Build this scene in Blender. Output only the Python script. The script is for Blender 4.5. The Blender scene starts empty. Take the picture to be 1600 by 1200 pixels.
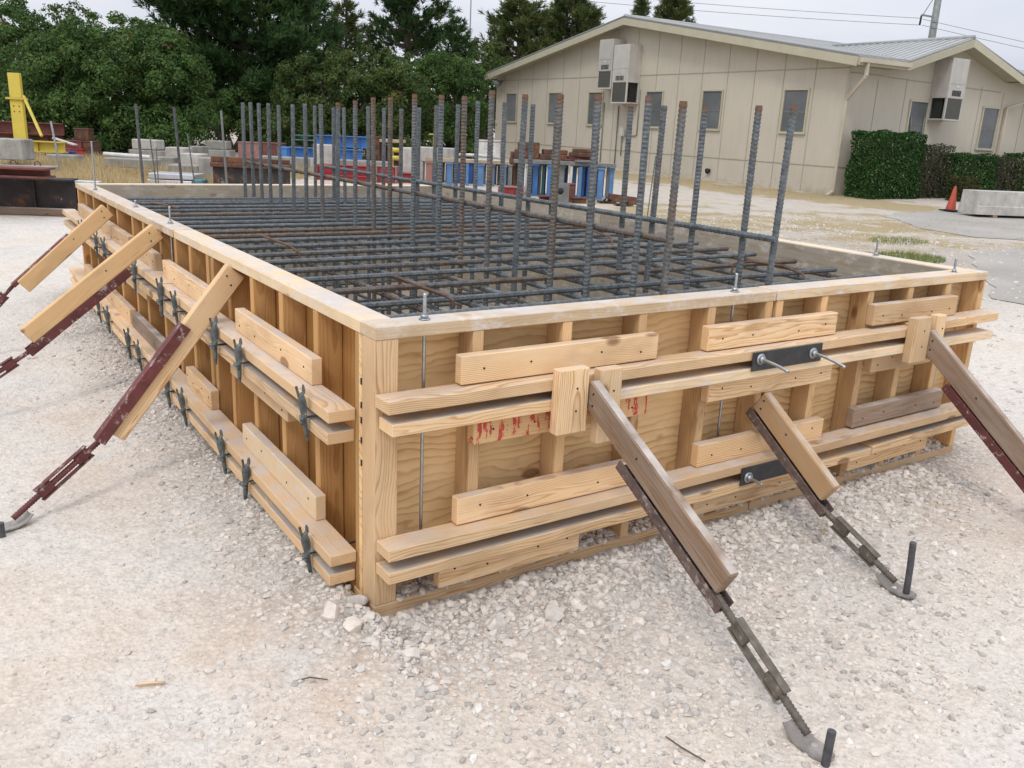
import bpy, bmesh, math, random
import numpy as np
from mathutils import Vector, Matrix
S = bpy.context.scene
COL = S.collection
rnd = random.Random(7)
rng = np.random.default_rng(11)
R = math.radians

# ------------------------------------------------------------------ materials
class NT:
    def __init__(s, name):
        s.m = bpy.data.materials.new(name); s.m.use_nodes = True
        s.t = s.m.node_tree; s.t.nodes.clear()
        s.out = s.t.nodes.new('ShaderNodeOutputMaterial')
    def n(s, typ, **kw):
        nd = s.t.nodes.new('ShaderNode' + typ)
        for k, v in kw.items():
            if k.startswith('i_'):
                key = k[2:]
                nd.inputs[int(key) if key.isdigit() else key.replace('_', ' ')].default_value = v
            else: setattr(nd, k, v)
        return nd
    def l(s, a, ao, b, bi): s.t.links.new(a.outputs[ao], b.inputs[bi])
    def attr(s, name): return s.n('Attribute', attribute_name=name)
    def noise(s, src, so, scale, detail=4, rough=.55, dist=0, dim='3D'):
        nd = s.n('TexNoise', noise_dimensions=dim); nd.inputs['Scale'].default_value = scale
        nd.inputs['Detail'].default_value = detail; nd.inputs['Roughness'].default_value = rough
        nd.inputs['Distortion'].default_value = dist
        if src: s.l(src, so, nd, 'Vector')
        return nd
    def ramp(s, src, so, stops, interp='LINEAR'):
        nd = s.n('ValToRGB'); cr = nd.color_ramp; cr.interpolation = interp
        while len(cr.elements) < len(stops): cr.elements.new(.5)
        for e, (p, c) in zip(cr.elements, stops):
            e.position = p; e.color = (*c, 1) if len(c) == 3 else c
        s.l(src, so, nd, 'Fac'); return nd
    def mix(s, fac, a, b, blend='MIX'):
        nd = s.n('MixRGB', blend_type=blend)
        for k, v in (('Fac', fac), ('Color1', a), ('Color2', b)):
            if isinstance(v, tuple) and hasattr(v[0], 'outputs'): s.l(v[0], v[1], nd, k)
            elif isinstance(v, (int, float)): nd.inputs[k].default_value = v if k == 'Fac' else (v, v, v, 1)
            else: nd.inputs[k].default_value = (*v, 1)
        return nd
    def math(s, op, a, b=None, c=None, clamp=False):
        nd = s.n('Math', operation=op, use_clamp=clamp)
        for i, v in enumerate((a, b, c)):
            if v is None: continue
            if isinstance(v, tuple): s.l(v[0], v[1], nd, i)
            else: nd.inputs[i].default_value = v
        return nd
    def mapping(s, src, so, scale=(1, 1, 1), loc=(0, 0, 0)):
        nd = s.n('Mapping'); nd.inputs['Scale'].default_value = scale; nd.inputs['Location'].default_value = loc
        s.l(src, so, nd, 'Vector'); return nd
    def bsdf(s, color, rough=.8, metal=0., bump=None, spec=.5):
        b = s.n('BsdfPrincipled')
        if isinstance(color, tuple) and hasattr(color[0], 'outputs'): s.l(color[0], color[1], b, 'Base Color')
        else: b.inputs['Base Color'].default_value = (*color, 1)
        if isinstance(rough, tuple): s.l(rough[0], rough[1], b, 'Roughness')
        else: b.inputs['Roughness'].default_value = rough
        b.inputs['Metallic'].default_value = metal
        b.inputs['Specular IOR Level'].default_value = spec
        if bump:
            bp = s.n('Bump'); bp.inputs['Strength'].default_value = bump[2]; bp.inputs['Distance'].default_value = bump[3]
            s.l(bump[0], bump[1], bp, 'Height'); s.l(bp, 'Normal', b, 'Normal')
        s.l(b, 'BSDF', s.out, 'Surface'); return b

def wood(name, light, dark, ring=150., contrast=.75, dust=0., stain=None, grey=0., rough=.75, red=False, knots=True, wob=.035, wsc=(.55, 6, 6), dustcol=(.55, .50, .46)):
    t = NT(name); g = t.attr('gco'); tint = t.attr('tint')
    mp = t.mapping(g, 'Vector', wsc); nz = t.noise(mp, 0, 3., 3)
    sep = t.n('SeparateXYZ'); t.l(g, 'Vector', sep, 0)
    # growth rings round the pith, wandering along the board
    dy = t.math('MULTIPLY_ADD', (nz, 'Fac'), wob, (sep, 'Y')); wv = t.mapping(g, 'Vector', (1.6, 1, 1), (3, 0, 0))
    nz2 = t.noise(wv, 0, 1.6, 2); dz = t.math('MULTIPLY_ADD', (nz2, 'Fac'), .05, (sep, 'Z'))
    r = t.math('SQRT', (t.math('ADD', (t.math('MULTIPLY', (dy, 0), (dy, 0)), 0), (t.math('MULTIPLY', (dz, 0), (dz, 0)), 0)), 0))
    fr = t.math('FRACT', (t.math('MULTIPLY', (r, 0), ring), 0))
    saw = t.ramp(fr, 0, [(0, (0, 0, 0)), (.55, (.28, .28, .28)), (.86, (1, 1, 1)), (1, (.05, .05, .05))])
    fib = t.noise(t.mapping(g, 'Vector', (8, 420, 420)), 0, 1., 2)
    gm_ = t.noise(t.mapping(g, 'Vector', (1.7, 4.5, 4.5), (5, 3, 1)), 0, 1.3, 3); gmr = t.ramp(gm_, 'Fac', [(.33, (.30, .30, .30)), (.62, (1.1, 1.1, 1.1))])
    f1 = t.math('MULTIPLY', (t.math('MULTIPLY', (saw, 'Color'), (gmr, 'Color')), 0), contrast)
    f2 = t.math('MULTIPLY_ADD', (fib, 'Fac'), .35, (f1, 0)); f3 = t.math('SUBTRACT', (f2, 0), .15, clamp=True)
    c = t.mix((f3, 0), light, dark)
    bl = t.noise(t.mapping(g, 'Vector', (2.2, 5, 5), (7, 1, 2)), 0, 1.6, 4)
    c = t.mix(.35, (c, 0), (t.ramp(bl, 'Fac', [(.3, (.45, .40, .35)), (.5, (1, 1, 1)), (.7, (1.0, .90, .74))]), 'Color'), 'MULTIPLY')
    if knots:
        vo = t.n('TexVoronoi'); t.l(t.mapping(g, 'Vector', (2.4, 5, 5), (1.3, .4, .2)), 0, vo, 'Vector'); vo.inputs['Scale'].default_value = 1.
        kn = t.ramp(vo, 'Distance', [(.0, (1, 1, 1)), (.04, (.65, .65, .65)), (.085, (.75, .75, .75)), (.12, (0, 0, 0))])
        c = t.mix((kn, 'Color'), (c, 0), (.17, .07, .028))
    # board to board differences
    c = t.mix(1., (c, 0), (t.ramp(tint, 'Fac', [(0, (.76, .72, .68)), (.3, (.90, .88, .86)), (.6, (1.04, 1.0, .93)), (1, (1.2, 1.17, 1.14))]), 'Color'), 'MULTIPLY')
    if grey:
        gn = t.noise(t.mapping(g, 'Vector', (3, 30, 30), (2, 2, 9)), 0, 1.2, 6, .65)
        gf = t.ramp(gn, 'Fac', [(.5 - grey * .35, (0, 0, 0)), (.62, (grey, grey, grey))])
        c = t.mix((gf, 'Color'), (c, 0), (.40, .37, .34))
    if red:
        rn = t.noise(t.mapping(g, 'Vector', (9, 3, 3)), 0, 4., 6, .75)
        xs = t.n('SeparateXYZ'); t.l(g, 'Vector', xs, 0)
        rf = t.ramp(rn, 'Fac', [(.53, (0, 0, 0)), (.56, (.9, .9, .9))])
        c = t.mix((rf, 'Color'), (c, 0), (.52, .03, .04))
    geo = t.n('NewGeometry'); sz = t.n('SeparateXYZ'); t.l(geo, 'Normal', sz, 0)
    tc = t.n('TexCoord')
    if dust:
        dn = t.noise(tc, 'Object', 7., 5, .6)
        up = t.math('MULTIPLY', (t.ramp(sz, 'Z', [(.6, (0, 0, 0)), (.9, (1, 1, 1))]), 'Color'), (t.ramp(dn, 'Fac', [(.32, (0, 0, 0)), (.62, (dust, dust, dust))]), 'Color'))
        c = t.mix((t.math('MINIMUM', (up, 0), .92), 0), (c, 0), dustcol)
    if stain:
        sn = t.noise(t.mapping(tc, 'Object', (5, 5, 9)), 0, 2.2, 7, .7)
        sf = t.ramp(sn, 'Fac', [(.52, (0, 0, 0)), (.66, (stain, stain, stain))])
        c = t.mix((sf, 'Color'), (c, 0), (.62, .58, .54))
    t.bsdf((c, 0), rough, 0, (f3, 0, .25, .002), .3)
    return t.m

def plain(name, col, rough=.6, metal=0., var=.25, scale=6., chips=None, bump=.0, rust=None, grime=None):
    t = NT(name); tc = t.n('TexCoord'); nz = t.noise(tc, 'Object', scale, 6, .6); oi = t.n('ObjectInfo')
    lo = tuple(v * (1 - var) for v in col); hi = tuple(min(1, v * (1 + var)) for v in col)
    c = t.ramp(nz, 'Fac', [(.3, lo), (.7, hi)])
    c = t.mix(1., (c, 0), (t.ramp(oi, 'Random', [(0, (.85, .85, .85)), (1, (1.12, 1.12, 1.12))]), 0), 'MULTIPLY')
    if rust:
        n2 = t.noise(tc, 'Object', rust[1], 7, .7); f = t.ramp(n2, 'Fac', [(rust[0], (0, 0, 0)), (rust[0] + .08, (1, 1, 1))])
        n3 = t.noise(tc, 'Object', rust[1] * 6, 4)
        c = t.mix((f, 0), (c, 0), (t.ramp(n3, 'Fac', [(.3, (.10, .040, .018)), (.7, (.23, .095, .04))]), 0))
    if chips:
        n4 = t.noise(tc, 'Object', chips[1], 7, .75); f = t.ramp(n4, 'Fac', [(chips[0], (0, 0, 0)), (chips[0] + .04, (1, 1, 1))])
        c = t.mix((f, 0), (c, 0), chips[2])
    if grime:
        n5 = t.noise(t.mapping(tc, 'Object', (3, 3, .6)), 0, 2., 5, .65); f = t.ramp(n5, 'Fac', [(.45, (0, 0, 0)), (.75, (grime,) * 3)])
        c = t.mix((f, 0), (c, 0), (.12, .10, .08))
    t.bsdf((c, 0), rough, metal, (nz, 'Fac', bump, .004) if bump else None)
    return t.m

M = {}
M['new'] = wood('sawn_pine', (.72, .53, .33), (.44, .245, .10), 190, .95, dust=.85)
M['newer'] = wood('fresh_pine', (.76, .575, .37), (.47, .27, .115), 175, 1.0, dust=.5)
M['plate'] = wood('cement_stained_pine', (.72, .58, .40), (.54, .37, .20), 130, .6, dust=1., stain=.85)
M['stud'] = wood('stud_pine', (.68, .475, .265), (.47, .265, .11), 160, .8)
M['ply'] = wood('fir_plywood', (.74, .54, .30), (.45, .245, .085), 40, .80, knots=True, wob=.20, wsc=(1.1, 3.2, 3.2))
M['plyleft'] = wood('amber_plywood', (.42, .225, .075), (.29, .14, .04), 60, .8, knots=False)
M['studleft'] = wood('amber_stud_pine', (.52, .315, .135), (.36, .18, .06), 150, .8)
M['plyused'] = wood('cement_greyed_plywood', (.36, .32, .24), (.27, .23, .16), 40, .5, stain=.45, grey=.5)
M['old'] = wood('weathered_pine', (.27, .185, .125), (.15, .092, .058), 140, .75, dust=1.0, grey=.30)
M['mid'] = wood('tan_brace_pine', (.46, .31, .175), (.30, .175, .08), 140, .75, dust=.8, grey=.2)
M['dusty'] = wood('dust_topped_pine', (.70, .52, .325), (.44, .25, .105), 180, .9, dust=1.25, dustcol=(.40, .375, .35))
M['red'] = wood('red_splashed_pine', (.62, .43, .23), (.45, .25, .09), 120, .6, red=True)

def rebar_mat(name, rusty=0.0, tip=None):
    t = NT(name); tc = t.n('TexCoord'); oi = t.n('ObjectInfo')
    loc = t.n('VectorMath', operation='MULTIPLY_ADD'); t.l(oi, 'Random', loc, 0); loc.inputs[1].default_value = (9, 9, 9); t.l(tc, 'Object', loc, 2)
    n1 = t.noise(loc, 0, 5., 6, .7); n2 = t.noise(loc, 0, 45., 4, .6)
    base = t.ramp(n2, 'Fac', [(.3, (.066, .077, .083)), (.7, (.165, .185, .195))])
    ru = t.ramp(n2, 'Fac', [(.3, (.085, .055, .036)), (.7, (.19, .130, .085))])
    off = t.math('MULTIPLY_ADD', (t.math('POWER', (oi, 'Random'), 3.), 0), .36, (n1, 'Fac')); off = t.math('ADD', (off, 0), rusty)
    f = t.ramp(off, 0, [(.60, (0, 0, 0)), (.92, (.9, .9, .9))])
    c = t.mix((f, 0), (base, 0), (ru, 0))
    if tip:
        sx = t.n('SeparateXYZ'); t.l(tc, 'Object', sx, 0)
        tz = t.math('MULTIPLY_ADD', (n1, 'Fac'), .10, (sx, 'X'))
        tf = t.ramp(t.math('SUBTRACT', (tz, 0), tip - .5), 0, [(.505, (0, 0, 0)), (.545, (1, 1, 1))])
        c = t.mix((tf, 0), (c, 0), (.155, .075, .042))
    t.bsdf((c, 0), .6, .25, (n2, 'Fac', .2, .001))
    return t.m
M['bar'] = rebar_mat('mill_scale_rebar')
M['tipped'] = rebar_mat('rust_tipped_rebar', .03, 1.5)
M['rustbar'] = rebar_mat('brown_rusted_rebar', .24)
M['rustwire'] = plain('rusted_wire', (.125, .066, .040), .85, 0, .4, 30)
M['galv'] = plain('galvanised_steel', (.42, .44, .45), .38, .9, .2, 40)
M['clamp'] = plain('cast_clamp_iron', (.11, .125, .12), .6, .3, .5, 35, chips=(.60, 32, (.46, .46, .43)))
M['tieplate'] = plain('blackened_steel', (.040, .040, .042), .5, .3, .35, 25, chips=(.72, 60, (.3, .3, .3)))
M['oxide'] = plain('red_oxide_paint', (.125, .034, .032), .7, .05, .35, 14, chips=(.56, 20, (.36, .28, .26)))
M['rusty'] = plain('rusted_channel', (.125, .085, .072), .85, .1, .5, 22, rust=(.66, 12), chips=(.56, 26, (.30, .255, .23)))
M['dirtysteel'] = plain('dusty_screw_steel', (.14, .12, .095), .7, .35, .4, 40, chips=(.62, 40, (.35, .30, .25)))
M['shoe'] = plain('dusty_shoe_steel', (.30, .275, .25), .7, .2, .3, 25)
M['stake'] = plain('stake_steel', (.085, .085, .092), .6, .3, .4, 30, rust=(.58, 14))
M['concrete'] = plain('cast_concrete', (.31, .30, .275), .9, 0, .28, 4, bump=.3, grime=.5)
M['concretelight'] = plain('pale_concrete', (.43, .415, .38), .9, 0, .22, 5, bump=.2, grime=.35)
M['concretedark'] = plain('mossy_concrete', (.26, .25, .22), .9, 0, .3, 4, bump=.3, grime=.45)
M['yellow'] = plain('yellow_enamel', (.53, .415, .06), .5, 0, .12, 3)
M['blue'] = plain('blue_enamel', (.045, .18, .46), .5, 0, .18, 5, grime=.3)
M['blue2'] = plain('faded_blue_enamel', (.085, .19, .37), .55, 0, .2, 5, grime=.3)
M['navy'] = plain('dark_blue_enamel', (.02, .07, .24), .5, 0, .25, 5)
M['teal'] = plain('teal_paint', (.05, .18, .20), .6, 0, .2, 5)
M['redp'] = plain('bright_red_enamel', (.30, .022, .026), .5, 0, .2, 5, chips=(.68, 9, (.5, .35, .32)))
M['redrust'] = plain('rust_red_primer', (.155, .048, .038), .75, .05, .35, 6, rust=(.58, 5))
M['pink'] = plain('faded_primer', (.27, .135, .115), .8, 0, .2, 5)
M['brown'] = plain('rust_brown_steel', (.095, .050, .035), .85, .1, .4, 7, rust=(.5, 5))
M['darksteel'] = plain('dark_weathered_steel', (.045, .038, .036), .75, .2, .5, 4, rust=(.54, 4), chips=(.62, 5, (.34, .31, .28)))
M['silver'] = plain('mill_aluminium', (.62, .63, .67), .4, .5, .1, 4)
M['white'] = plain('white_coating', (.52, .51, .48), .6, 0, .15, 4, grime=.3)
M['grey'] = plain('grey_steel', (.20, .21, .205), .6, .2, .25, 5, grime=.3)
M['tan'] = plain('tan_timber', (.40, .31, .20), .8, 0, .2, 5)
M['black'] = plain('black_rubber', (.015, .015, .016), .7, 0, .3, 5)
M['rock'] = None

def siding_mat():
    t = NT('painted_board_siding'); tc = t.n('TexCoord')
    n1 = t.noise(tc, 'Object', .7, 4, .6); n2 = t.noise(t.mapping(tc, 'Object', (1, 1, .15)), 0, 9., 4)
    c = t.ramp(n1, 'Fac', [(.3, (.475, .435, .355)), (.7, (.525, .48, .395))])
    c = t.mix(.25, (c, 0), (t.ramp(n2, 'Fac', [(.3, (.82, .8, .76)), (.6, (1, 1, 1))]), 0), 'MULTIPLY')
    sx = t.n('SeparateXYZ'); t.l(tc, 'Object', sx, 0)
    n3 = t.noise(tc, 'Object', 3.5, 5, .7)
    dz = t.math('SUBTRACT', (n3, 'Fac'), (t.math('MULTIPLY', (sx, 'Z'), .8), 0))
    f = t.ramp(dz, 0, [(.30, (0, 0, 0)), (.62, (.55, .55, .55))])
    c = t.mix((f, 0), (c, 0), (.25, .20, .13))      # mud splashed on the lowest boards
    t.bsdf((c, 0), .75, 0, (n2, 'Fac', .1, .003)); return t.m
M['siding'] = siding_mat()
M['joint'] = plain('siding_joint', (.31, .275, .215), .8, 0, .1)
M['trim'] = plain('cream_trim_paint', (.44, .41, .30), .6, 0, .06, 3)
M['roof'] = plain('pale_ribbed_metal', (.31, .32, .315), .55, .1, .08, 2)
M['gutter'] = plain('gutter_paint', (.52, .46, .36), .5, 0, .08, 3)
M['acbox'] = plain('aged_beige_cabinet', (.50, .48, .44), .5, .1, .08, 3, grime=.18)
M['acgrille'] = plain('coil_grille', (.115, .115, .10), .6, .2, .2, 60)
M['dark'] = plain('dark_recess', (.02, .02, .02), .8)
M['cone'] = plain('orange_cone_vinyl', (.42, .065, .035), .55, 0, .15, 8)
M['bark'] = plain('grey_bark', (.10, .075, .055), .9, 0, .4, 9, bump=.5)

def glass_mat():
    t = NT('screened_window_glass'); tc = t.n('TexCoord'); n = t.noise(tc, 'Object', 1.4, 3)
    c = t.ramp(n, 'Fac', [(.3, (.095, .105, .108)), (.7, (.15, .16, .165))]); t.bsdf((c, 0), .35, 0, None, .5); return t.m
M['glass'] = glass_mat()

def leaf_mat(name, stops, trans=.25):
    t = NT(name); a = t.attr('lv'); c = t.ramp(a, 'Fac', stops)
    d = t.n('BsdfPrincipled'); t.l(c, 0, d, 'Base Color'); d.inputs['Roughness'].default_value = .6; d.inputs['Specular IOR Level'].default_value = .15
    tr = t.n('BsdfTranslucent'); t.l(c, 0, tr, 'Color')
    mx = t.n('MixShader'); mx.inputs[0].default_value = trans; t.l(d, 0, mx, 1); t.l(tr, 0, mx, 2); t.l(mx, 0, t.out, 'Surface'); return t.m
M['leafA'] = leaf_mat('broad_leaves', [(0, (.030, .062, .018)), (.45, (.060, .118, .031)), (.8, (.108, .178, .047)), (.93, (.12, .15, .045)), (1, (.16, .075, .035))])
M['leafB'] = leaf_mat('olive_leaves', [(0, (.030, .055, .016)), (.5, (.065, .105, .028)), (.85, (.11, .145, .042)), (1, (.19, .10, .04))])
M['needle'] = leaf_mat('pine_needles', [(0, (.022, .050, .018)), (.5, (.047, .096, .030)), (1, (.09, .145, .046))], .15)
M['needle2'] = leaf_mat('light_pine_needles', [(0, (.040, .062, .020)), (.5, (.085, .115, .035)), (1, (.16, .16, .055))], .15)
M['hedge'] = leaf_mat('clipped_hedge_leaves', [(0, (.012, .040, .010)), (.6, (.030, .085, .018)), (.93, (.060, .14, .030)), (1, (.22, .30, .13))])
M['hedgedry'] = leaf_mat('thin_brown_hedge_leaves', [(0, (.034, .040, .020)), (.5, (.048, .066, .028)), (.9, (.085, .085, .045)), (1, (.28, .23, .17))])
M['hedgeolive'] = leaf_mat('olive_hedge_leaves', [(0, (.03, .04, .014)), (.6, (.075, .085, .028)), (1, (.12, .12, .045))])
M['drygrass'] = leaf_mat('dry_straw_grass', [(0, (.36, .27, .13)), (.6, (.56, .44, .24)), (1, (.68, .58, .36))], .3)
M['greengrass'] = leaf_mat('green_grass', [(0, (.10, .16, .04)), (.7, (.20, .26, .08)), (1, (.45, .38, .18))], .3)

# ------------------------------------------------------------------ objects
def tag(o, label=None, cat=None, group=None, kind=None):
    if label: o['label'] = label
    if cat: o['category'] = cat
    if group: o['group'] = group
    if kind: o['kind'] = kind
    return o
def empty(name, loc, label, cat, group=None, rz=0):
    o = bpy.data.objects.new(name, None); COL.objects.link(o); o.location = loc; o.rotation_euler = (0, 0, rz)
    o.empty_display_size = .1
    return tag(o, label, cat, group)
def link(name, me, mats, parent=None):
    o = bpy.data.objects.new(name, me); COL.objects.link(o)
    for m in (mats if isinstance(mats, (list, tuple)) else [mats]): me.materials.append(m)
    if parent: o.parent = parent
    return o
class MB:
    """collects shapes in world metres; build() shifts them to the parent's frame"""
    def __init__(s): s.v = []; s.f = []; s.g = []; s.t = []; s.smooth = []
    def add(s, V, F, G=None, tint=.5, smooth=False):
        b = len(s.v); s.v += [tuple(p) for p in V]; s.f += [tuple(i + b for i in f) for f in F]
        s.g += [tuple(p) for p in (G if G is not None else V)]; s.t += [tint] * len(V); s.smooth += [smooth] * len(F); return s
    def board(s, p0, p1, w, t, up=(0, 0, 1), c=.003, tint=None, gofs=None):
        """box along p0->p1, t across the 'side', w along 'up'"""
        p0 = Vector(p0); p1 = Vector(p1); a = (p1 - p0); L = a.length; a.normalize()
        up = Vector(up); sd = a.cross(up).normalized(); up = sd.cross(a).normalized(); mid = (p0 + p1) / 2
        h = (L / 2, t / 2, w / 2); c = min(c, min(h) * .45); V = []; idx = {}
        for sx in (-1, 1):
            for sy in (-1, 1):
                for sz in (-1, 1):
                    sg = (sx, sy, sz)
                    for k in range(3):
                        q = [sg[i] * (h[i] if i == k else h[i] - c) for i in range(3)]; idx[(sg, k)] = len(V); V.append(q)
        F = []
        def nrm(f, out):
            A, B, C = (Vector(V[f[i]]) for i in range(3)); n = (B - A).cross(C - A)
            F.append(f if n.dot(Vector(out)) > 0 else f[::-1])
        for k in range(3):
            i, j = [x for x in range(3) if x != k]
            for sk in (-1, 1):
                q = []
                for si, sj in ((-1, -1), (1, -1), (1, 1), (-1, 1)):
                    sg = [0, 0, 0]; sg[k] = sk; sg[i] = si; sg[j] = sj; q.append(idx[(tuple(sg), k)])
                o = [0, 0, 0]; o[k] = sk; nrm(q, o)
            for si in (-1, 1):
                for sj in (-1, 1):
                    q = []
                    for sk, kk in ((-1, i), (1, i), (1, j), (-1, j)):
                        sg = [0, 0, 0]; sg[k] = sk; sg[i] = si; sg[j] = sj; q.append(idx[(tuple(sg), kk)])
                    o = [0, 0, 0]; o[i] = si; o[j] = sj; nrm(q, o)
        for sx in (-1, 1):
            for sy in (-1, 1):
                for sz in (-1, 1): nrm([idx[((sx, sy, sz), k)] for k in range(3)], (sx, sy, sz))
        W = [mid + a * q[0] + sd * q[1] + up * q[2] for q in V]
        if gofs is None:
            ang = rnd.uniform(0, 6.28); rr = rnd.uniform(.015, .10)
            gofs = (rnd.uniform(0, 60), rr * math.cos(ang), rr * math.sin(ang))
        G = [(q[0] + gofs[0], q[1] + gofs[1], q[2] + gofs[2]) for q in V]
        return s.add(W, F, G, rnd.random() if tint is None else tint)
    def box(s, lo, hi, c=.003, grain='x', tint=None, gofs=None):
        lo = Vector(lo); hi = Vector(hi); m = (lo + hi) / 2; d = hi - lo
        if grain == 'x': return s.board((lo.x, m.y, m.z), (hi.x, m.y, m.z), d.z, d.y, (0, 0, 1), c, tint, gofs)
        if grain == 'y': return s.board((m.x, lo.y, m.z), (m.x, hi.y, m.z), d.z, d.x, (0, 0, 1), c, tint, gofs)
        return s.board((m.x, m.y, lo.z), (m.x, m.y, hi.z), d.y, d.x, (0, 1, 0), c, tint, gofs)
    def tube(s, pts, r, n=8, cap=True, radii=None):
        P = [Vector(p) for p in pts]; rings = []; V = []; F = []
        prev = None
        for i, p in enumerate(P):
            d = (P[min(i + 1, len(P) - 1)] - P[max(i - 1, 0)]).normalized()
            if prev is None:
                prev = d.cross(Vector((0, 0, 1)) if abs(d.z) < .9 else Vector((1, 0, 0))).normalized()
            prev = (prev - d * prev.dot(d)).normalized(); q = d.cross(prev)
            rr = radii[i] if radii else r
            rings.append(len(V)); V += [p + (prev * math.cos(k * 2 * math.pi / n) + q * math.sin(k * 2 * math.pi / n)) * rr for k in range(n)]
        for i in range(len(P) - 1):
            a, b = rings[i], rings[i + 1]
            F += [(a + k, a + (k + 1) % n, b + (k + 1) % n, b + k) for k in range(n)]
        if cap: F += [tuple(range(n))[::-1], tuple(rings[-1] + k for k in range(n))]
        return s.add(V, F, None, .5, True)
    def cyl(s, p0, p1, r, n=12, r2=None): return s.tube([p0, p1], r, n, True, [r, r if r2 is None else r2])
    def hexnut(s, p, axis, r, h):
        a = Vector(axis).normalized(); return s.tube([Vector(p), Vector(p) + a * h], r, 6)
    def prism(s, poly, ax, thick):
        """poly: 3D points of an outline, extruded by vector ax*thick"""
        P = [Vector(p) for p in poly]; d = Vector(ax).normalized() * thick; n = len(P)
        nn = Vector((0, 0, 0))
        for i in range(n): nn += (P[i] - P[0]).cross(P[(i + 1) % n] - P[0])
        if nn.dot(d) > 0: P = P[::-1]
        V = P + [p + d for p in P]
        F = [tuple(range(n)), tuple(range(2 * n - 1, n - 1, -1))] + [(i, i + n, (i + 1) % n + n, (i + 1) % n) for i in range(n)]
        return s.add(V, F)
    def build(s, name, mat, parent=None, origin=None):
        o0 = Vector(parent.matrix_world.translation) if (parent is not None and origin is None) else Vector(origin or (0, 0, 0))
        if parent is not None and origin is None:
            o0 = Vector((0, 0, 0)); p = parent
            while p is not None: o0 = o0 + Vector(p.location); p = p.parent
        me = bpy.data.meshes.new(name); me.from_pydata([(v[0] - o0.x, v[1] - o0.y, v[2] - o0.z) for v in s.v], [], s.f)
        a = me.attributes.new('gco', 'FLOAT_VECTOR', 'POINT'); a.data.foreach_set('vector', np.array(s.g, np.float32).ravel())
        a = me.attributes.new('tint', 'FLOAT', 'POINT'); a.data.foreach_set('value', np.array(s.t, np.float32))
        me.polygons.foreach_set('use_smooth', s.smooth); me.update()
        o = link(name, me, mat, parent)
        if parent is None and origin is not None: o.location = origin
        return o
def sharp(o, ang=40):
    o.data.set_sharp_from_angle(angle=R(ang)); return o
def ordinal(i):
    return ['first', 'second', 'third', 'fourth', 'fifth', 'sixth', 'seventh', 'eighth', 'ninth', 'tenth', 'eleventh', 'twelfth', 'thirteenth',
            'fourteenth', 'fifteenth', 'sixteenth', 'seventeenth', 'eighteenth', 'nineteenth', 'twentieth', 'twenty-first', 'twenty-second'][i]

# ------------------------------------------------------------------ camera
CAM = Vector((-1.0233, -2.1841, 1.467)); PITCH, ROLL, YAW = .2845, .0485, .6000
fwd2 = np.array([math.sin(YAW), math.cos(YAW)]); rgt2 = np.array([math.cos(YAW), -math.sin(YAW)])
def yard(u, D, z=None):
    """yard frame: u metres to the side, D metres out from the viewpoint's footprint"""
    x = CAM.x + rgt2[0] * u + fwd2[0] * D; y = CAM.y + rgt2[1] * u + fwd2[1] * D
    return Vector((x, y, gz(x, y) if z is None else z))
def gz(x, y):
    D = (x - CAM.x) * fwd2[0] + (y - CAM.y) * fwd2[1]
    return .012 * np.maximum(0, D - 6.0)
f_ = Vector((math.sin(YAW) * math.cos(PITCH), math.cos(YAW) * math.cos(PITCH), -math.sin(PITCH)))
r0 = Vector((math.cos(YAW), -math.sin(YAW), 0)); u0 = r0.cross(f_)
rr_ = r0 * math.cos(ROLL) + u0 * math.sin(ROLL); uu_ = -r0 * math.sin(ROLL) + u0 * math.cos(ROLL)
cd = bpy.data.cameras.new('camera'); cam = bpy.data.objects.new('camera', cd); COL.objects.link(cam)
cd.sensor_width = 36; cd.lens = 36 * 1371.44 / 1600; cd.clip_end = 2000; cd.clip_start = .05
cam.matrix_world = Matrix(((rr_.x, uu_.x, -f_.x, CAM.x), (rr_.y, uu_.y, -f_.y, CAM.y), (rr_.z, uu_.z, -f_.z, CAM.z), (0, 0, 0, 1)))
S.camera = cam

# ------------------------------------------------------------------ light
SUN_EL, SUN_AZ = R(52), R(238)      # azimuth clockwise from +Y
w = bpy.data.worlds.new('World'); S.world = w; w.use_nodes = True
nt = w.node_tree; nt.nodes.clear()
N = lambda t: nt.nodes.new('ShaderNode' + t)
sky = N('TexSky'); sky.sky_type = 'NISHITA'; sky.sun_disc = False; sky.sun_elevation = SUN_EL; sky.sun_rotation = SUN_AZ
sky.dust_density = 3.0; sky.air_density = 1.0
tc = N('TexCoord'); sp = N('SeparateXYZ'); nt.links.new(tc.outputs['Generated'], sp.inputs[0])
hs = N('HueSaturation'); hs.inputs['Saturation'].default_value = .22; nt.links.new(sky.outputs[0], hs.inputs['Color'])
# overcast deck: grey cloud over the clear sky, three times brighter overhead than at the horizon
cl = N('Math'); cl.operation = 'MULTIPLY_ADD'; cl.inputs[1].default_value = 1.15; cl.inputs[2].default_value = .86; cl.use_clamp = False
mx0 = N('Math'); mx0.operation = 'MAXIMUM'; mx0.inputs[1].default_value = 0; nt.links.new(sp.outputs['Z'], mx0.inputs[0]); nt.links.new(mx0.outputs[0], cl.inputs[0])
mp = N('Mapping'); mp.inputs['Scale'].default_value = (1, 1, 3.5); nt.links.new(tc.outputs['Generated'], mp.inputs[0])
nz = N('TexNoise'); nz.inputs['Scale'].default_value = 3.2; nz.inputs['Detail'].default_value = 5; nt.links.new(mp.outputs[0], nz.inputs['Vector'])
rp = N('ValToRGB'); rp.color_ramp.elements[0].position = .3; rp.color_ramp.elements[0].color = (7.6, 8.1, 9.5, 1)
rp.color_ramp.elements[1].position = .72; rp.color_ramp.elements[1].color = (10.3, 10.4, 10.9, 1)
nt.links.new(nz.outputs['Fac'], rp.inputs['Fac'])
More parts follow.
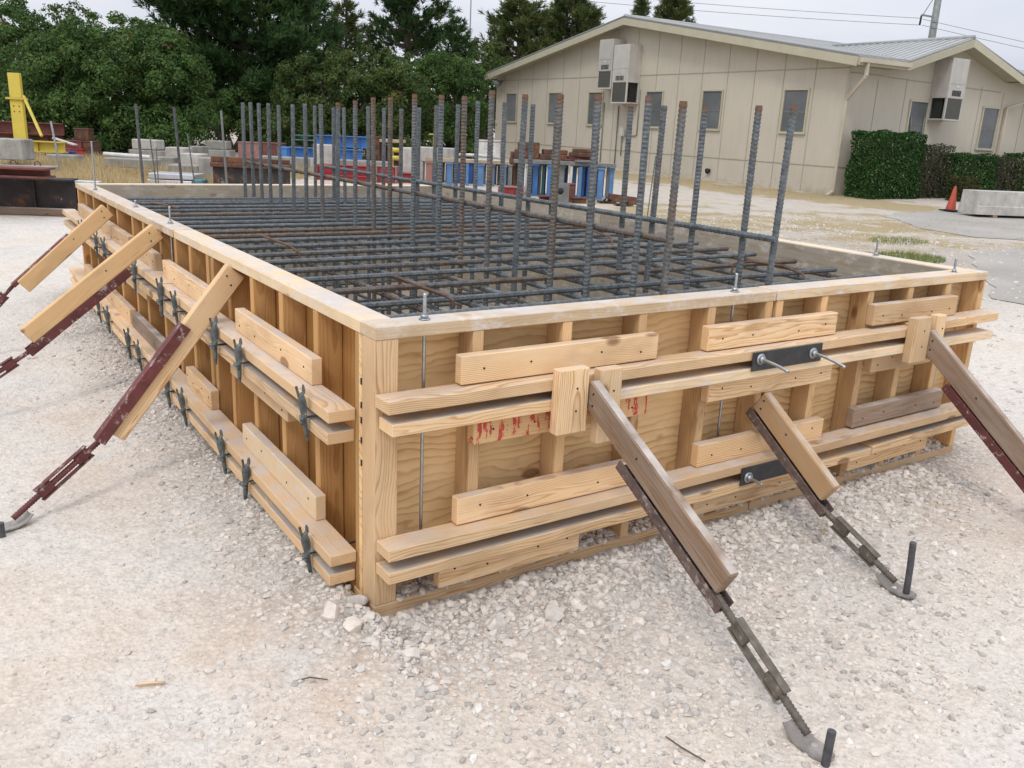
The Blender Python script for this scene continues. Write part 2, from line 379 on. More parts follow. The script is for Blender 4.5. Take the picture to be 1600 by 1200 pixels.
mu = N('MixRGB'); mu.blend_type = 'MULTIPLY'; mu.inputs[0].default_value = 1
nt.links.new(rp.outputs[0], mu.inputs[1]); nt.links.new(cl.outputs[0], mu.inputs[2])
mi = N('MixRGB'); mi.inputs[0].default_value = .82; nt.links.new(hs.outputs[0], mi.inputs[1]); nt.links.new(mu.outputs[0], mi.inputs[2])
bg = N('Background'); bg.inputs['Strength'].default_value = .10; nt.links.new(mi.outputs[0], bg.inputs['Color'])
wo = N('OutputWorld'); nt.links.new(bg.outputs[0], wo.inputs['Surface'])
sl = bpy.data.lights.new('sun', 'SUN'); sl.energy = 1.1; sl.angle = R(14); sl.color = (1, .96, .9)
so = bpy.data.objects.new('sun', sl); COL.objects.link(so)
sd_ = Vector((math.sin(SUN_AZ) * math.cos(SUN_EL), math.cos(SUN_AZ) * math.cos(SUN_EL), math.sin(SUN_EL)))
so.rotation_euler = (-sd_).to_track_quat('-Z', 'Y').to_euler(); so.location = sd_ * 30
S.view_settings.view_transform = 'Standard'; S.view_settings.look = 'None'; S.view_settings.exposure = 0.0; S.view_settings.gamma = 1

# ------------------------------------------------------------------ ground
def lattice(seed):
    return np.random.default_rng(seed).random((256, 256)).astype(np.float32)
def vnoise(x, y, sc, seed):
    L = lattice(seed); X = x * sc; Y = y * sc; i = np.floor(X).astype(int); j = np.floor(Y).astype(int)
    fx = X - i; fy = Y - j; fx = fx * fx * (3 - 2 * fx); fy = fy * fy * (3 - 2 * fy)
    a = L[i % 256, j % 256]; b = L[(i + 1) % 256, j % 256]; c = L[i % 256, (j + 1) % 256]; d = L[(i + 1) % 256, (j + 1) % 256]
    return (a * (1 - fx) + b * fx) * (1 - fy) + (c * (1 - fx) + d * fx) * fy
W_, L_, H_ = 3.166, 5.208, .914
def walldist(x, y):
    """distance outside the form (0 inside)"""
    dx = np.maximum(np.maximum(-x, x - W_), 0); dy = np.maximum(np.maximum(-y, y - L_), 0); return np.hypot(dx, dy)
def ground_z(x, y, fine=True):
    x = np.asarray(x, float); y = np.asarray(y, float)
    z = gz(x, y); d = walldist(x, y); near = np.clip(1 - (np.hypot(x - 1, y - 1.5) - 5.0) / 2.5, 0, 1)
    lf = np.clip((-x + .02) / .06, 0, 1); spoil = np.exp(-(d / .30) ** 2) * (d > 0) * lf * (.016 + .045 * vnoise(x, y, 2.3, 5)) + (1 - lf) * .010 * np.exp(-(d / .25) ** 2) * vnoise(x, y, 3., 8) + np.exp(-((x + .28) / .22) ** 2 - ((y - 2.3) / 1.3) ** 2) * .035
    left = np.clip(y / 5, 0, 1) * .05 * np.exp(-np.maximum(0, -x) / 1.2) * (x < .2)
    ins = (d == 0); z = z + np.where(ins, .012, 0)
    h = (vnoise(x, y, .9, 1) - .5) * .030 + (vnoise(x, y, 3.1, 2) - .5) * .012
    z = z + near * (np.where(ins, 0, spoil + left) + h * (1 - .6 * np.exp(-(d / .1) ** 2)))
    if fine: z = z + near * ((vnoise(x, y, 11, 3) - .5) * .009 + (vnoise(x, y, 29, 4) - .5) * .006)
    return z
def axis(lo, hi, st, lo2, hi2, st2, far):
    a = list(np.arange(lo, hi, st)); b = list(np.arange(hi, hi2, st2)); c = list(np.arange(lo2, lo, st2))
    out = []; s_ = st2; p = hi2
    while p < far: out.append(p); s_ *= 1.5; p += s_
    lo_ = []; s_ = st2; p = lo2 - st2
    while p > -far: lo_.append(p); s_ *= 1.5; p -= s_
    return np.array(sorted(set(np.round(lo_ + c + a + b + out, 4))))
gx = axis(-3.3, 5.3, .022, -12, 34, .22, 500); gy = axis(-2.4, 6.6, .022, -4, 34, .22, 500)
X, Y = np.meshgrid(gx, gy, indexing='ij'); Z = ground_z(X, Y)
nx, ny = X.shape; V = np.stack([X, Y, Z], -1).reshape(-1, 3).astype(np.float32)
ii, jj = np.meshgrid(np.arange(nx - 1), np.arange(ny - 1), indexing='ij'); a = (ii * ny + jj).ravel()
F = np.stack([a, a + ny, a + ny + 1, a + 1], -1)
def raw_mesh(name, V, F, smooth=False):
    me = bpy.data.meshes.new(name); nv = len(V); nf, k = F.shape
    me.vertices.add(nv); me.vertices.foreach_set('co', V.astype(np.float32).ravel())
    me.loops.add(nf * k); me.loops.foreach_set('vertex_index', F.astype(np.int32).ravel())
    me.polygons.add(nf); me.polygons.foreach_set('loop_start', np.arange(0, nf * k, k, dtype=np.int32)); me.polygons.foreach_set('loop_total', np.full(nf, k, np.int32))
    me.polygons.foreach_set('use_smooth', np.full(nf, smooth, bool)); me.update(calc_edges=True); me.validate(); return me
gm = raw_mesh('ground', V, F, True)
Dg = (X - CAM.x) * fwd2[0] + (Y - CAM.y) * fwd2[1]; Ug = (X - CAM.x) * rgt2[0] + (Y - CAM.y) * rgt2[1]
d = walldist(X, Y)
gravel = np.clip(np.exp(-(d / .30) ** 2) * .75 + .30 * np.exp(-((X - 1.2) / 1.3) ** 2 - ((Y + .55) / .40) ** 2), 0, 1) * (d > 0)
gravel = np.maximum(gravel, np.clip(1 - np.abs(Dg - 11.2) / 3.2, 0, 1) * np.clip((X - 3.2) / 1.5, 0, 1) * .9)
# straw coloured turf: strip before the hall, patches beyond the form, the yard at the left
grass = np.clip(1 - np.abs(X - (16.9 - .10 * (Y - 12))) / 2.2, 0, 1) * np.clip((Y - 7) / 2, 0, 1) * 1.6
grass = np.maximum(grass, .80 * np.clip(1 - np.abs(Dg - 15.2) / 4.0, 0, 1) ** .6 * np.clip((Ug + 1.0) / 2, 0, 1))
grass = np.maximum(grass, np.clip(1 - np.abs(Dg - 18.5) / 4.5, 0, 1) * np.clip((-4.0 - Ug) / 2, 0, 1) * 1.2)
farz = np.clip((Dg - 7.0) / 3.0, 0, 1) * np.clip((X - 3.0 + 0 * Y) / 1.5, 0, 1); ina = (d == 0) * 1.0
for nm, arr in (('gravelz', gravel), ('grassz', np.clip(grass, 0, 1.2)), ('insidez', ina), ('farz', farz), ('peachz', np.clip(np.exp(-((X + .22) / .28) ** 2 - ((Y + .12) / .28) ** 2) + .8 * np.exp(-((X + .45) / .3) ** 2 - ((Y - 1.9) / .8) ** 2) + .45 * vnoise(X, Y, .6, 31) ** 3, 0, 1))):
    at = gm.attributes.new(nm, 'FLOAT', 'POINT'); at.data.foreach_set('value', arr.ravel().astype(np.float32))
def ground_mat():
    t = NT('crushed_limestone'); tc = t.n('TexCoord'); ga = t.attr('gravelz'); gr = t.attr('grassz'); ia = t.attr('insidez')
    n1 = t.noise(tc, 'Object', .55, 5, .6); n2 = t.noise(tc, 'Object', 2.4, 6, .62); n3 = t.noise(tc, 'Object', 26., 6, .7); n4 = t.noise(tc, 'Object', 90., 3, .6)
    c = t.ramp(n1, 'Fac', [(.32, (.61, .578, .53)), (.5, (.665, .622, .56)), (.60, (.675, .60, .515)), (.68, (.67, .575, .485)), (.78, (.66, .63, .575))])
    c = t.mix(.6, (c, 0), (t.ramp(n2, 'Fac', [(.3, (.80, .79, .78)), (.5, (1, 1, 1)), (.7, (1.08, 1.06, 1.02))]), 0), 'MULTIPLY')
    c = t.mix(.8, (c, 0), (t.ramp(n3, 'Fac', [(.28, (.68, .67, .66)), (.5, (1, 1, 1)), (.72, (1.15, 1.14, 1.12))]), 0), 'MULTIPLY')
    c = t.mix(.55, (c, 0), (t.ramp(n4, 'Fac', [(.30, (.80, .79, .78)), (.5, (1, 1, 1)), (.7, (1.08, 1.07, 1.05))]), 0), 'MULTIPLY')
    pe = t.attr('peachz'); c = t.mix((t.math('MULTIPLY', (pe, 'Fac'), (t.ramp(n2, 'Fac', [(.40, (0, 0, 0)), (.56, (.75, .75, .75))]), 0)), 0), (c, 0), (.66, .49, .355))
    v = t.n('TexVoronoi'); t.l(tc, 'Object', v, 'Vector'); v.inputs['Scale'].default_value = 58.; v2 = t.n('TexVoronoi'); t.l(tc, 'Object', v2, 'Vector'); v2.inputs['Scale'].default_value = 21.
    cell = t.n('SeparateColor'); t.l(v, 'Color', cell, 0)
    st = t.ramp(cell, 0, [(0, (.36, .335, .305)), (.5, (.50, .47, .435)), (1, (.68, .64, .60))])
    edge = t.ramp(v, 'Distance', [(.25, (1, 1, 1)), (.62, (.5, .48, .46))])
    stc = t.mix(1., (st, 0), (edge, 0), 'MULTIPLY')
    gf = t.math('MULTIPLY_ADD', (t.math('SUBTRACT', (n2, 'Fac'), .5), 0), 1.2, (t.math('MULTIPLY_ADD', (ga, 'Fac'), .80, .10), 0), clamp=True)
    c = t.mix((gf, 0), (c, 0), (stc, 0))
    fa = t.attr('farz'); c = t.mix((t.math('MULTIPLY', (fa, 'Fac'), .62), 0), (c, 0), (t.ramp(n2, 'Fac', [(.3, (.29, .245, .19)), (.5, (.41, .365, .305)), (.7, (.33, .285, .225))]), 0))
    n5 = t.noise(t.mapping(tc, 'Object', (1, 1, 1), (4, 9, 0)), 0, 1.1, 7, .66)
    gs = t.math('MULTIPLY_ADD', (t.math('SUBTRACT', (n5, 'Fac'), .5), 0), 3.2, (t.math('SUBTRACT', (gr, 'Fac'), .42), 0)); gsr = t.ramp(gs, 0, [(.0, (0, 0, 0)), (.35, (.9, .9, .9))])
    gc = t.ramp(n3, 'Fac', [(.3, (.23, .175, .09)), (.7, (.44, .35, .195))])
    c = t.mix((gsr, 0), (c, 0), (gc, 0))
    c = t.mix((t.math('MULTIPLY', (ia, 'Fac'), .8), 0), (c, 0), (t.ramp(n3, 'Fac', [(.3, (.28, .22, .15)), (.7, (.42, .34, .24))]), 0))
    hb = t.math('MULTIPLY_ADD', (n3, 'Fac'), .6, (t.math('MULTIPLY', (n4, 'Fac'), .4), 0))
    hb = t.math('MULTIPLY_ADD', (v, 'Distance'), -.35, (hb, 0))
    t.bsdf((c, 0), .95, 0, (hb, 0, .7, .02), .2); return t.m
g = link('ground', gm, ground_mat()); tag(g, 'pale crushed limestone yard with gravel and straw patches', 'ground', kind='structure')

def asphalt_mat():
    t = NT('worn_asphalt'); tc = t.n('TexCoord'); n1 = t.noise(tc, 'Object', .8, 6, .65); n2 = t.noise(tc, 'Object', 45., 4, .6); n3 = t.noise(tc, 'Object', 3.2, 7, .75)
    c = t.ramp(n1, 'Fac', [(.3, (.30, .28, .25)), (.7, (.40, .375, .335))])
    c = t.mix(.5, (c, 0), (t.ramp(n2, 'Fac', [(.3, (.7, .7, .7)), (.7, (1.1, 1.1, 1.1))]), 0), 'MULTIPLY')
    c = t.mix((t.ramp(n3, 'Fac', [(.60, (0, 0, 0)), (.66, (.85, .85, .85))]), 0), (c, 0), (.11, .105, .10))
    t.bsdf((c, 0), .9, 0, (n2, 'Fac', .3, .01)); return t.m
AM = asphalt_mat()
def drape(name, poly, mat, dz, label, cat, seed):
    r = random.Random(seed); P = []
    n = len(poly)
    for i in range(n):
        a = Vector((*poly[i], 0)); b = Vector((*poly[(i + 1) % n], 0)); k = max(2, int((b - a).length / .25)); nn = Vector((-(b - a).y, (b - a).x, 0)).normalized()
        for j in range(k):
            q = a.lerp(b, j / k) + nn * r.uniform(-.09, .09); P.append((q.x, q.y))
    bm = bmesh.new(); vs = [bm.verts.new((x, y, 0)) for x, y in P]; bm.faces.new(vs)
    bmesh.ops.triangulate(bm, faces=bm.faces[:])
    bmesh.ops.subdivide_edges(bm, edges=[e for e in bm.edges if e.calc_length() > .8], cuts=3, use_grid_fill=False)
    for v in bm.verts: v.co.z = float(ground_z(v.co.x, v.co.y, False)) + dz
    bmesh.ops.recalc_face_normals(bm, faces=bm.faces[:])
    if sum(f.normal.z for f in bm.faces) < 0: bmesh.ops.reverse_faces(bm, faces=bm.faces[:])
    me = bpy.data.meshes.new(name); bm.to_mesh(me); bm.free()
    o = link(name, me, mat); tag(o, label, cat, kind='structure'); return o
drape('driveway', [(14.7, 8.2), (15.7, 8.6), (17.3, 8.7), (19.6, 8.1), (24, 7.4), (24, 2.6), (14.5, 4.5), (13.2, 5.5), (13.4, 6.6)], AM, .007, 'grey worn asphalt drive with rounded end near the hall', 'driveway', 3)
drape('road', [(9.6, 3.55), (10.8, 4.3), (12.4, 4.6), (13.6, 4.2), (22, 1.2), (20, -3), (7.6, .9), (7.9, 2.3)], AM, .007, 'grey asphalt lane beyond the near right corner', 'road', 4)

# ------------------------------------------------------------------ gravel and stones
PLZ = .038
PH = (1 + 5 ** .5) / 2
ICO = np.array([(-1, PH, 0), (1, PH, 0), (-1, -PH, 0), (1, -PH, 0), (0, -1, PH), (0, 1, PH), (0, -1, -PH), (0, 1, -PH), (PH, 0, -1), (PH, 0, 1), (-PH, 0, -1), (-PH, 0, 1)]) / math.sqrt(1 + PH * PH)
ICF = np.array([(0, 11, 5), (0, 5, 1), (0, 1, 7), (0, 7, 10), (0, 10, 11), (1, 5, 9), (5, 11, 4), (11, 10, 2), (10, 7, 6), (7, 1, 8), (3, 9, 4), (3, 4, 2), (3, 2, 6), (3, 6, 8), (3, 8, 9), (4, 9, 5), (2, 4, 11), (6, 2, 10), (8, 6, 7), (9, 8, 1)])
def stones(px, py, size, pz=None):
    n = len(px); q = rng.normal(size=(n, 4)); q /= np.linalg.norm(q, axis=1)[:, None]; w_, x_, y_, z_ = q.T
    Rm = np.stack([1 - 2 * (y_ * y_ + z_ * z_), 2 * (x_ * y_ - z_ * w_), 2 * (x_ * z_ + y_ * w_), 2 * (x_ * y_ + z_ * w_), 1 - 2 * (x_ * x_ + z_ * z_), 2 * (y_ * z_ - x_ * w_), 2 * (x_ * z_ - y_ * w_), 2 * (y_ * z_ + x_ * w_), 1 - 2 * (x_ * x_ + y_ * y_)], -1).reshape(n, 3, 3)
    base = ICO[None] * (1 + rng.uniform(-.28, .28, (n, 12, 1))) * rng.uniform(.55, 1.1, (n, 1, 3))
    P = np.einsum('nij,nkj->nki', Rm, base); P[:, :, 2] *= .72; P *= size[:, None, None]
    z0 = ground_z(px, py) if pz is None else pz
    P += np.stack([px, py, z0 + size * .06], -1)[:, None, :]
    return P.reshape(-1, 3), (ICF[None] + 12 * np.arange(n)[:, None, None]).reshape(-1, 3)
pts = []
def scatter(n, fx, fy, s0, s1, pw):
    x = fx(n); y = fy(n); keep = (walldist(x, y) > .018)
    x, y = x[keep], y[keep]; s = s0 + (s1 - s0) * rng.random(len(x)) ** pw; pts.append((x, y, s))
U = rng.uniform
scatter(6500, lambda n: U(-.1, 2.9, n), lambda n: -.015 - np.abs(rng.normal(0, .24, n)), .004, .023, 3.4)      # along the front wall
scatter(4600, lambda n: -.015 - np.abs(rng.normal(0, .20, n)), lambda n: U(-.1, 4.8, n), .003, .018, 3.4)      # spoil by the left wall
scatter(2600, lambda n: rng.normal(.75, .75, n), lambda n: rng.normal(-.55, .36, n), .003, .017, 4.5)
scatter(5200, lambda n: U(-2.6, 4.6, n), lambda n: U(-2.0, 5.5, n), .002, .011, 6.)
scatter(1500, lambda n: U(-.6, 2.2, n), lambda n: U(-1.7, -.2, n), .003, .018, 5.)
def clustered(n):
    x = rng.normal(.55, .85, n * 3); y = rng.normal(-.72, .42, n * 3); w3 = vnoise(x, y, 2.6, 41) ** 2 * 2.2; k3 = rng.random(n * 3) < w3; return x[k3][:n], y[k3][:n]
cx_, cy_ = clustered(5200); kk_ = walldist(cx_, cy_) > .02; cx_, cy_ = cx_[kk_], cy_[kk_]; pts.append((cx_, cy_, .003 + .013 * rng.random(len(cx_)) ** 3.2))
scatter(7000, lambda n: U(3.3, 13, n), lambda n: U(-.8, 9, n), .008, .030, 3.)
x = np.concatenate([p[0] for p in pts]); y = np.concatenate([p[1] for p in pts]); s = np.concatenate([p[2] for p in pts])
bx_ = U(.08, 3.1, 1700); bs_ = .006 + .017 * rng.random(1700) ** 2; x = np.concatenate([x, bx_]); y = np.concatenate([y, U(.008, .084, 1700)]); s = np.concatenate([s, bs_])
pz_ = ground_z(x, y); pz_[-1700:] = PLZ + rng.random(1700) * .5 * np.maximum(0, y[-1700:] - .01) * (.4 + vnoise(x[-1700:], y[-1700:], 2., 9))
V, F = stones(x, y, s, pz_)
OCT = np.array([(1, 0, 0), (-1, 0, 0), (0, 1, 0), (0, -1, 0), (0, 0, 1), (0, 0, -1)], float); OCF = np.array([(0, 2, 4), (2, 1, 4), (1, 3, 4), (3, 0, 4), (2, 0, 5), (1, 2, 5), (3, 1, 5), (0, 3, 5)])
ng = 62000; r_ = .25 + 4.6 * rng.random(ng) ** 1.15; a_ = U(-2.3, 2.9, ng); qx = -.5 + r_ * np.sin(a_ + .6 - .3); qy = -1.6 + r_ * np.cos(a_ + .6 - .3); kk = walldist(qx, qy) > .012; qx, qy = qx[kk], qy[kk]; ng = len(qx)
qs = .0018 + .0042 * rng.random(ng) ** 2.5; PO = OCT[None] * rng.uniform(.6, 1.3, (ng, 6, 1)) * qs[:, None, None]; ca_, sa_ = np.cos(a_[:ng] * 9), np.sin(a_[:ng] * 9)
PO = np.stack([PO[..., 0] * ca_[:, None] - PO[..., 1] * sa_[:, None], PO[..., 0] * sa_[:, None] + PO[..., 1] * ca_[:, None], PO[..., 2] * .8], -1) + np.stack([qx, qy, ground_z(qx, qy) + qs * .2], -1)[:, None, :]
sg_m = raw_mesh('grit', PO.reshape(-1, 3), (OCF[None] + 6 * np.arange(ng)[:, None, None]).reshape(-1, 3)); at = sg_m.attributes.new('lv', 'FLOAT', 'FACE'); at.data.foreach_set('value', np.repeat(.25 + .75 * rng.random(ng), 8).astype(np.float32))
sm = raw_mesh('gravel', V, F)
lv = np.repeat(rng.random(len(x)), 20).astype(np.float32); at = sm.attributes.new('lv', 'FLOAT', 'FACE'); at.data.foreach_set('value', lv)
def stone_mat():
    t = NT('limestone_gravel'); a = t.attr('lv'); tc = t.n('TexCoord'); n = t.noise(tc, 'Object', 60., 4, .6)
    c = t.ramp(a, 'Fac', [(0, (.38, .35, .315)), (.25, (.52, .48, .435)), (.6, (.62, .575, .52)), (.85, (.67, .60, .525)), (.93, (.60, .51, .44)), (1, (.74, .71, .665))])
    c = t.mix(.6, (c, 0), (t.ramp(n, 'Fac', [(.3, (.75, .75, .74)), (.7, (1.1, 1.1, 1.1))]), 0), 'MULTIPLY')
    t.bsdf((c, 0), .95, 0, (n, 'Fac', .4, .004), .2); return t.m
SM = stone_mat(); M['rock'] = SM
tag(link('grit', sg_m, SM), 'fine pale limestone grit over the trodden ground', 'grit', kind='stuff')
tag(link('gravel', sm, SM), 'loose limestone gravel strewn round the form', 'gravel', kind='stuff')
def twig(pts, r, mat, nm, lab):
    P = [Vector((x, y, float(ground_z(x, y)) + r * 1.4 + dz)) for x, y, dz in pts]; o = MB().tube(P, r, 6, True, [r * (.6 + .4 * math.sin(3 * i / max(1, len(P) - 1))) for i in range(len(P))]).build(nm, M[mat], None, P[0]); tag(o, lab, nm.replace('_', ' '))
def rock(x, y, size, label, lvv):
    bm = bmesh.new(); bmesh.ops.create_icosphere(bm, subdivisions=3, radius=1); rs = random.Random(int(x * 991 + y * 37))
    cuts = [(Vector((rs.uniform(-1, 1), rs.uniform(-1, 1), rs.uniform(-.8, 1))).normalized(), rs.uniform(.5, .8)) for _ in range(11)]
    for v in bm.verts:
        p = v.co.copy()
        for nn, dd in cuts:
            k = p.dot(nn)
            if k > dd: p -= nn * (k - dd)
        v.co = Vector((p.x * size[0], p.y * size[1], p.z * size[2]))
    me = bpy.data.meshes.new('rock'); bm.to_mesh(me); bm.free()
    at = me.attributes.new('lv', 'FLOAT', 'FACE'); at.data.foreach_set('value', np.full(len(me.polygons), lvv, np.float32))
    o = link('rock', me, SM); o.location = (x, y, float(ground_z(x, y)) + size[2] * .35); o.rotation_euler = (0, 0, rs.uniform(0, 6)); tag(o, label, 'rock', 'larger stones near the corner')
rock(-.13, .02, (.050, .038, .034), 'white limestone lump under the lower left waler end at the corner', .95)
rock(-.10, -.08, (.046, .036, .024), 'flat pinkish stone just left of the corner post foot', .86)
rock(-.035, .045, (.042, .030, .024), 'grey stone wedged against the left side of the corner post', .3)
rock(.50, -.26, (.048, .036, .026), 'pinkish grey angular stone before the lowest front block', .55)
rock(.30, -.22, (.040, .032, .030), 'pale blocky stone between corner post and big front brace', .6)
rock(-.01, -.25, (.040, .032, .022), 'pale rounded stone on gravel in front of the corner post', .72)

twig([(-.688, .0, .0), (-.66, -.012, .004), (-.62, -.03, .0)], .005, 'newer', 'wood_splinter', 'pale wood splinter lying alone on the ground at lower left')
twig([(-.325, -.20, .0), (-.29, -.222, .012), (-.25, -.245, .004)], .0022, 'bark', 'twig', 'thin dark twig on the ground left of the corner stones')
twig([(.41, -.86, .0), (.405, -.92, .012), (.43, -.98, .0)], .0025, 'bark', 'twig', 'thin twig near the bottom edge between big brace and corner')
twig([(2.02, -1.03, .0), (2.08, -1.02, .008), (2.16, -1.03, .0)], .0025, 'bark', 'twig', 'thin dark twig at the right edge beyond the tall stake')
# ------------------------------------------------------------------ formwork
def nails(par, pts, axis_, r=.0035):
    for p in pts:
        p = Vector(p); a = Vector(axis_); MB().cyl(p, p + a * .002, r, 6).build('nail', M['dark'], par)
PL = .038
# ---- front wall (outer stud faces on y = 0)
fw_ = empty('formwork_wall', (W_ / 2, .05, 0), 'front timber form wall with wide plywood bays facing the two turnbuckle braces', 'formwork wall', 'form walls round the rebar cage')
FT = H_ - PL
MB().box((0, 0, FT), (1.675, .100, H_), .0025).build('top_plate', M['plate'], fw_)
MB().box((1.679, -.003, FT + .001), (3.17, .099, H_ + .002), .0025).build('top_plate', M['plate'], fw_)
MB().box((0, .001, -.012), (1.674, .089, PL)).build('bottom_plate', M['new'], fw_)
MB().box((1.68, .001, -.012), (3.17, .089, PL)).build('bottom_plate', M['new'], fw_)
fs = [.0385, .343, .680, 1.005, 1.337, 1.645, 1.706, 1.977, 2.282, 2.568, 2.862, 3.150]
for i, xc in enumerate(fs):
    wdt = .075 if i == 0 else .038
    MB().box((xc - wdt / 2, .0015, PL + .0005), (xc + wdt / 2, .0885, FT - .0005), .003, 'z').build('corner_post' if i == 0 else 'stud', M['new'] if i == 0 else M['stud'], fw_)
for x0, x1, z0, z1 in ((.0, 1.673, PL, .543), (.0, 1.673, .5475, FT - .001), (1.677, 3.166, PL, .520), (1.677, 3.166, .522, FT - .001)):
    MB().box((x0, .0895, z0), (x1, .108, z1), .001, 'x', None, (rnd.uniform(0, 50), .16, rnd.uniform(.25, .45))).build('plywood_sheet', M['ply'], fw_)
def waler(pts, mat='new'):
    a, b = pts; mb = MB().board(a, b, .038, .088, (0, 0, 1), .0028); mb.build('waler', M[mat], fw_ if a[1] < 0 else lw_)
for x0, x1, z0, z1, dy in ((0.0, 2.50, .701, .701, 0), (2.505, 3.165, .712, .718, .002), (.013, .80, .634, .634, 0), (.804, 3.15, .634, .630, .001), (.006, .985, .246, .246, 0), (.99, 3.12, .248, .266, .003), (.005, 2.33, .173, .176, 0), (2.334, 3.15, .184, .205, .002)):
    waler(((x0, -.0445 - dy, z0), (x1, -.0445 - dy, z1)), 'dusty' if x0 == .013 or z0 < .19 else 'plate' if abs(x0 - .804) < .01 else 'newer' if x0 < .5 else 'new')
def cleat(x0, x1, z0, mat='new', h=.089, z1=None):
    mb = MB().board((x0, -.0195, z0 + h / 2), (x1, -.0195, (z1 if z1 else z0) + h / 2), h, .038, (0, 0, 1), .0028)
    o = mb.build('cleat', M[mat], fw_)
    for fx in (.10, .32, .68, .90):
        xx = x0 + (x1 - x0) * fx; nails(o, [(xx, -.0385, z0 + h * rnd.uniform(.35, .65) + ((z1 or z0) - z0) * fx)], (0, -1, 0))
cleat(.262, 1.045, .724, 'newer'); cleat(1.288, 2.018, .724, 'newer'); cleat(2.262, 2.885, .736, 'new')
cleat(1.318, 2.035, .526, 'newer'); cleat(.312, 1.02, .526, 'red'); cleat(2.30, 2.75, .526, 'new')
cleat(.263, 1.085, .269, 'new'); cleat(1.302, 2.032, .272, 'new'); cleat(2.234, 2.91, .286, 'old', .085, .292)
cleat(.204, .76, .065, 'newer'); cleat(1.31, 2.03, .070, 'newer'); cleat(2.25, 2.85, .082, 'new', .085, .09)
for x0, x1, z0, z1 in ((.560, .678, .545, .757), (.724, .815, .492, .742), (2.432, 2.550, .575, .772), (2.592, 2.660, .575, .772)):
    mb = MB().box((x0, -.1285, z0), (x1, -.0900, z1), .003, 'z'); o = mb.build('brace_block', M['newer'], fw_)
    nails(o, [((x0 + x1) / 2 + .012, -.1285, z0 + (z1 - z0) * k) for k in (.35, .7)], (0, -1, 0))

# ---- left wall (outer stud faces on x = 0)
lw_ = empty('formwork_wall', (.05, L_ / 2, 0), 'long left form wall with narrow amber bays and rows of iron wedge clamps', 'formwork wall', 'form walls round the rebar cage')
MB().box((0, .1005, FT), (.100, 2.262, H_), .0025, 'y').build('top_plate', M['plate'], lw_)
MB().box((-.004, 2.272, FT + .001), (.099, L_ + .02, H_ + .001), .0025, 'y').build('top_plate', M['plate'], lw_)
MB().box((.001, .093, -.03), (.089, L_, PL), .003, 'y').build('bottom_plate', M['stud'], lw_)
for i, yc in enumerate([.116, .450, .775, 1.095, 1.388, 1.625, 1.702, 1.990, 2.262, 2.570, 2.965, 3.25, 3.69, 4.00, 4.53, 4.83, 5.185]):
    wd = .046 if i == 0 else .038
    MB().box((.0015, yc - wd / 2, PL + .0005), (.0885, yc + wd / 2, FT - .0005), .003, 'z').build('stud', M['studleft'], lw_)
for y0, y1 in ((.109, 1.668), (1.672, 3.468), (3.472, L_)):
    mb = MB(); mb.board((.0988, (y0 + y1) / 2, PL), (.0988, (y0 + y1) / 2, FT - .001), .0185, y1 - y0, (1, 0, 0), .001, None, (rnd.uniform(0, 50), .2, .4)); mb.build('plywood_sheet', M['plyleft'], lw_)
ZU = lambda y: .640 + .012 * y - .019; ZL = lambda y: .570 + .011 * y - .019; ZA = lambda y: .171 + .019 * y - .019; ZB = lambda y: .101 + .019 * y - .019
for y0, y1, zf, dx, mt in ((.130, 2.20, ZU, 0, 'new'), (2.206, 5.36, lambda y: ZU(y) + .004, .004, 'new'), (.138, 1.90, ZL, 0, 'dusty'), (1.905, 5.36, ZL, .003, 'dusty'),
                       (.126, 2.42, ZA, 0, 'new'), (2.426, 5.30, ZA, .002, 'newer'), (.136, 3.05, ZB, 0, 'dusty'), (3.056, 5.30, ZB, .002, 'newer')):
    waler(((-.0445 - dx, y0, zf(y0)), (-.0445 - dx, y1, zf(y1))), mt)
def lcleat(y0, y1, zf, mat='new', h=.089, below=False):
    a = zf(y0); b = zf(y1); off = (-.0195 - h / 2) if below else (.0195 + h / 2)
    o = MB().board((-.0195, y0, a + off), (-.0195, y1, b + off), h, .038, (0, 0, 1), .0028).build('cleat', M[mat], lw_)
    nails(o, [(-.0385, y0 + (y1 - y0) * k, zf(y0 + (y1 - y0) * k) + off + rnd.uniform(-.015, .015)) for k in (.08, .35, .7, .93)], (-1, 0, 0))
lcleat(.387, 1.185, ZU); lcleat(1.595, 2.370, ZU); lcleat(2.54, 3.06, ZU); lcleat(3.19, 4.03, ZU, 'newer'); lcleat(4.25, 4.95, ZU)
lcleat(.372, 1.15, ZA, 'plate'); lcleat(1.60, 2.02, ZA); lcleat(2.385, 3.25, ZA, 'old'); lcleat(3.31, 4.10, ZA); lcleat(4.2, 4.9, ZA)
lcleat(.62, 1.28, ZL, 'new', .089, True); lcleat(1.86, 2.5, ZL, 'plate', .089, True); lcleat(2.8, 3.5, ZL, 'new', .089, True)
for z in (.735, .662, .615, .552, .480): MB().box((-.0015, .0865, z - .010), (.010, .0955, z + .010), .001).build('joint_shim', M['dark'], lw_)

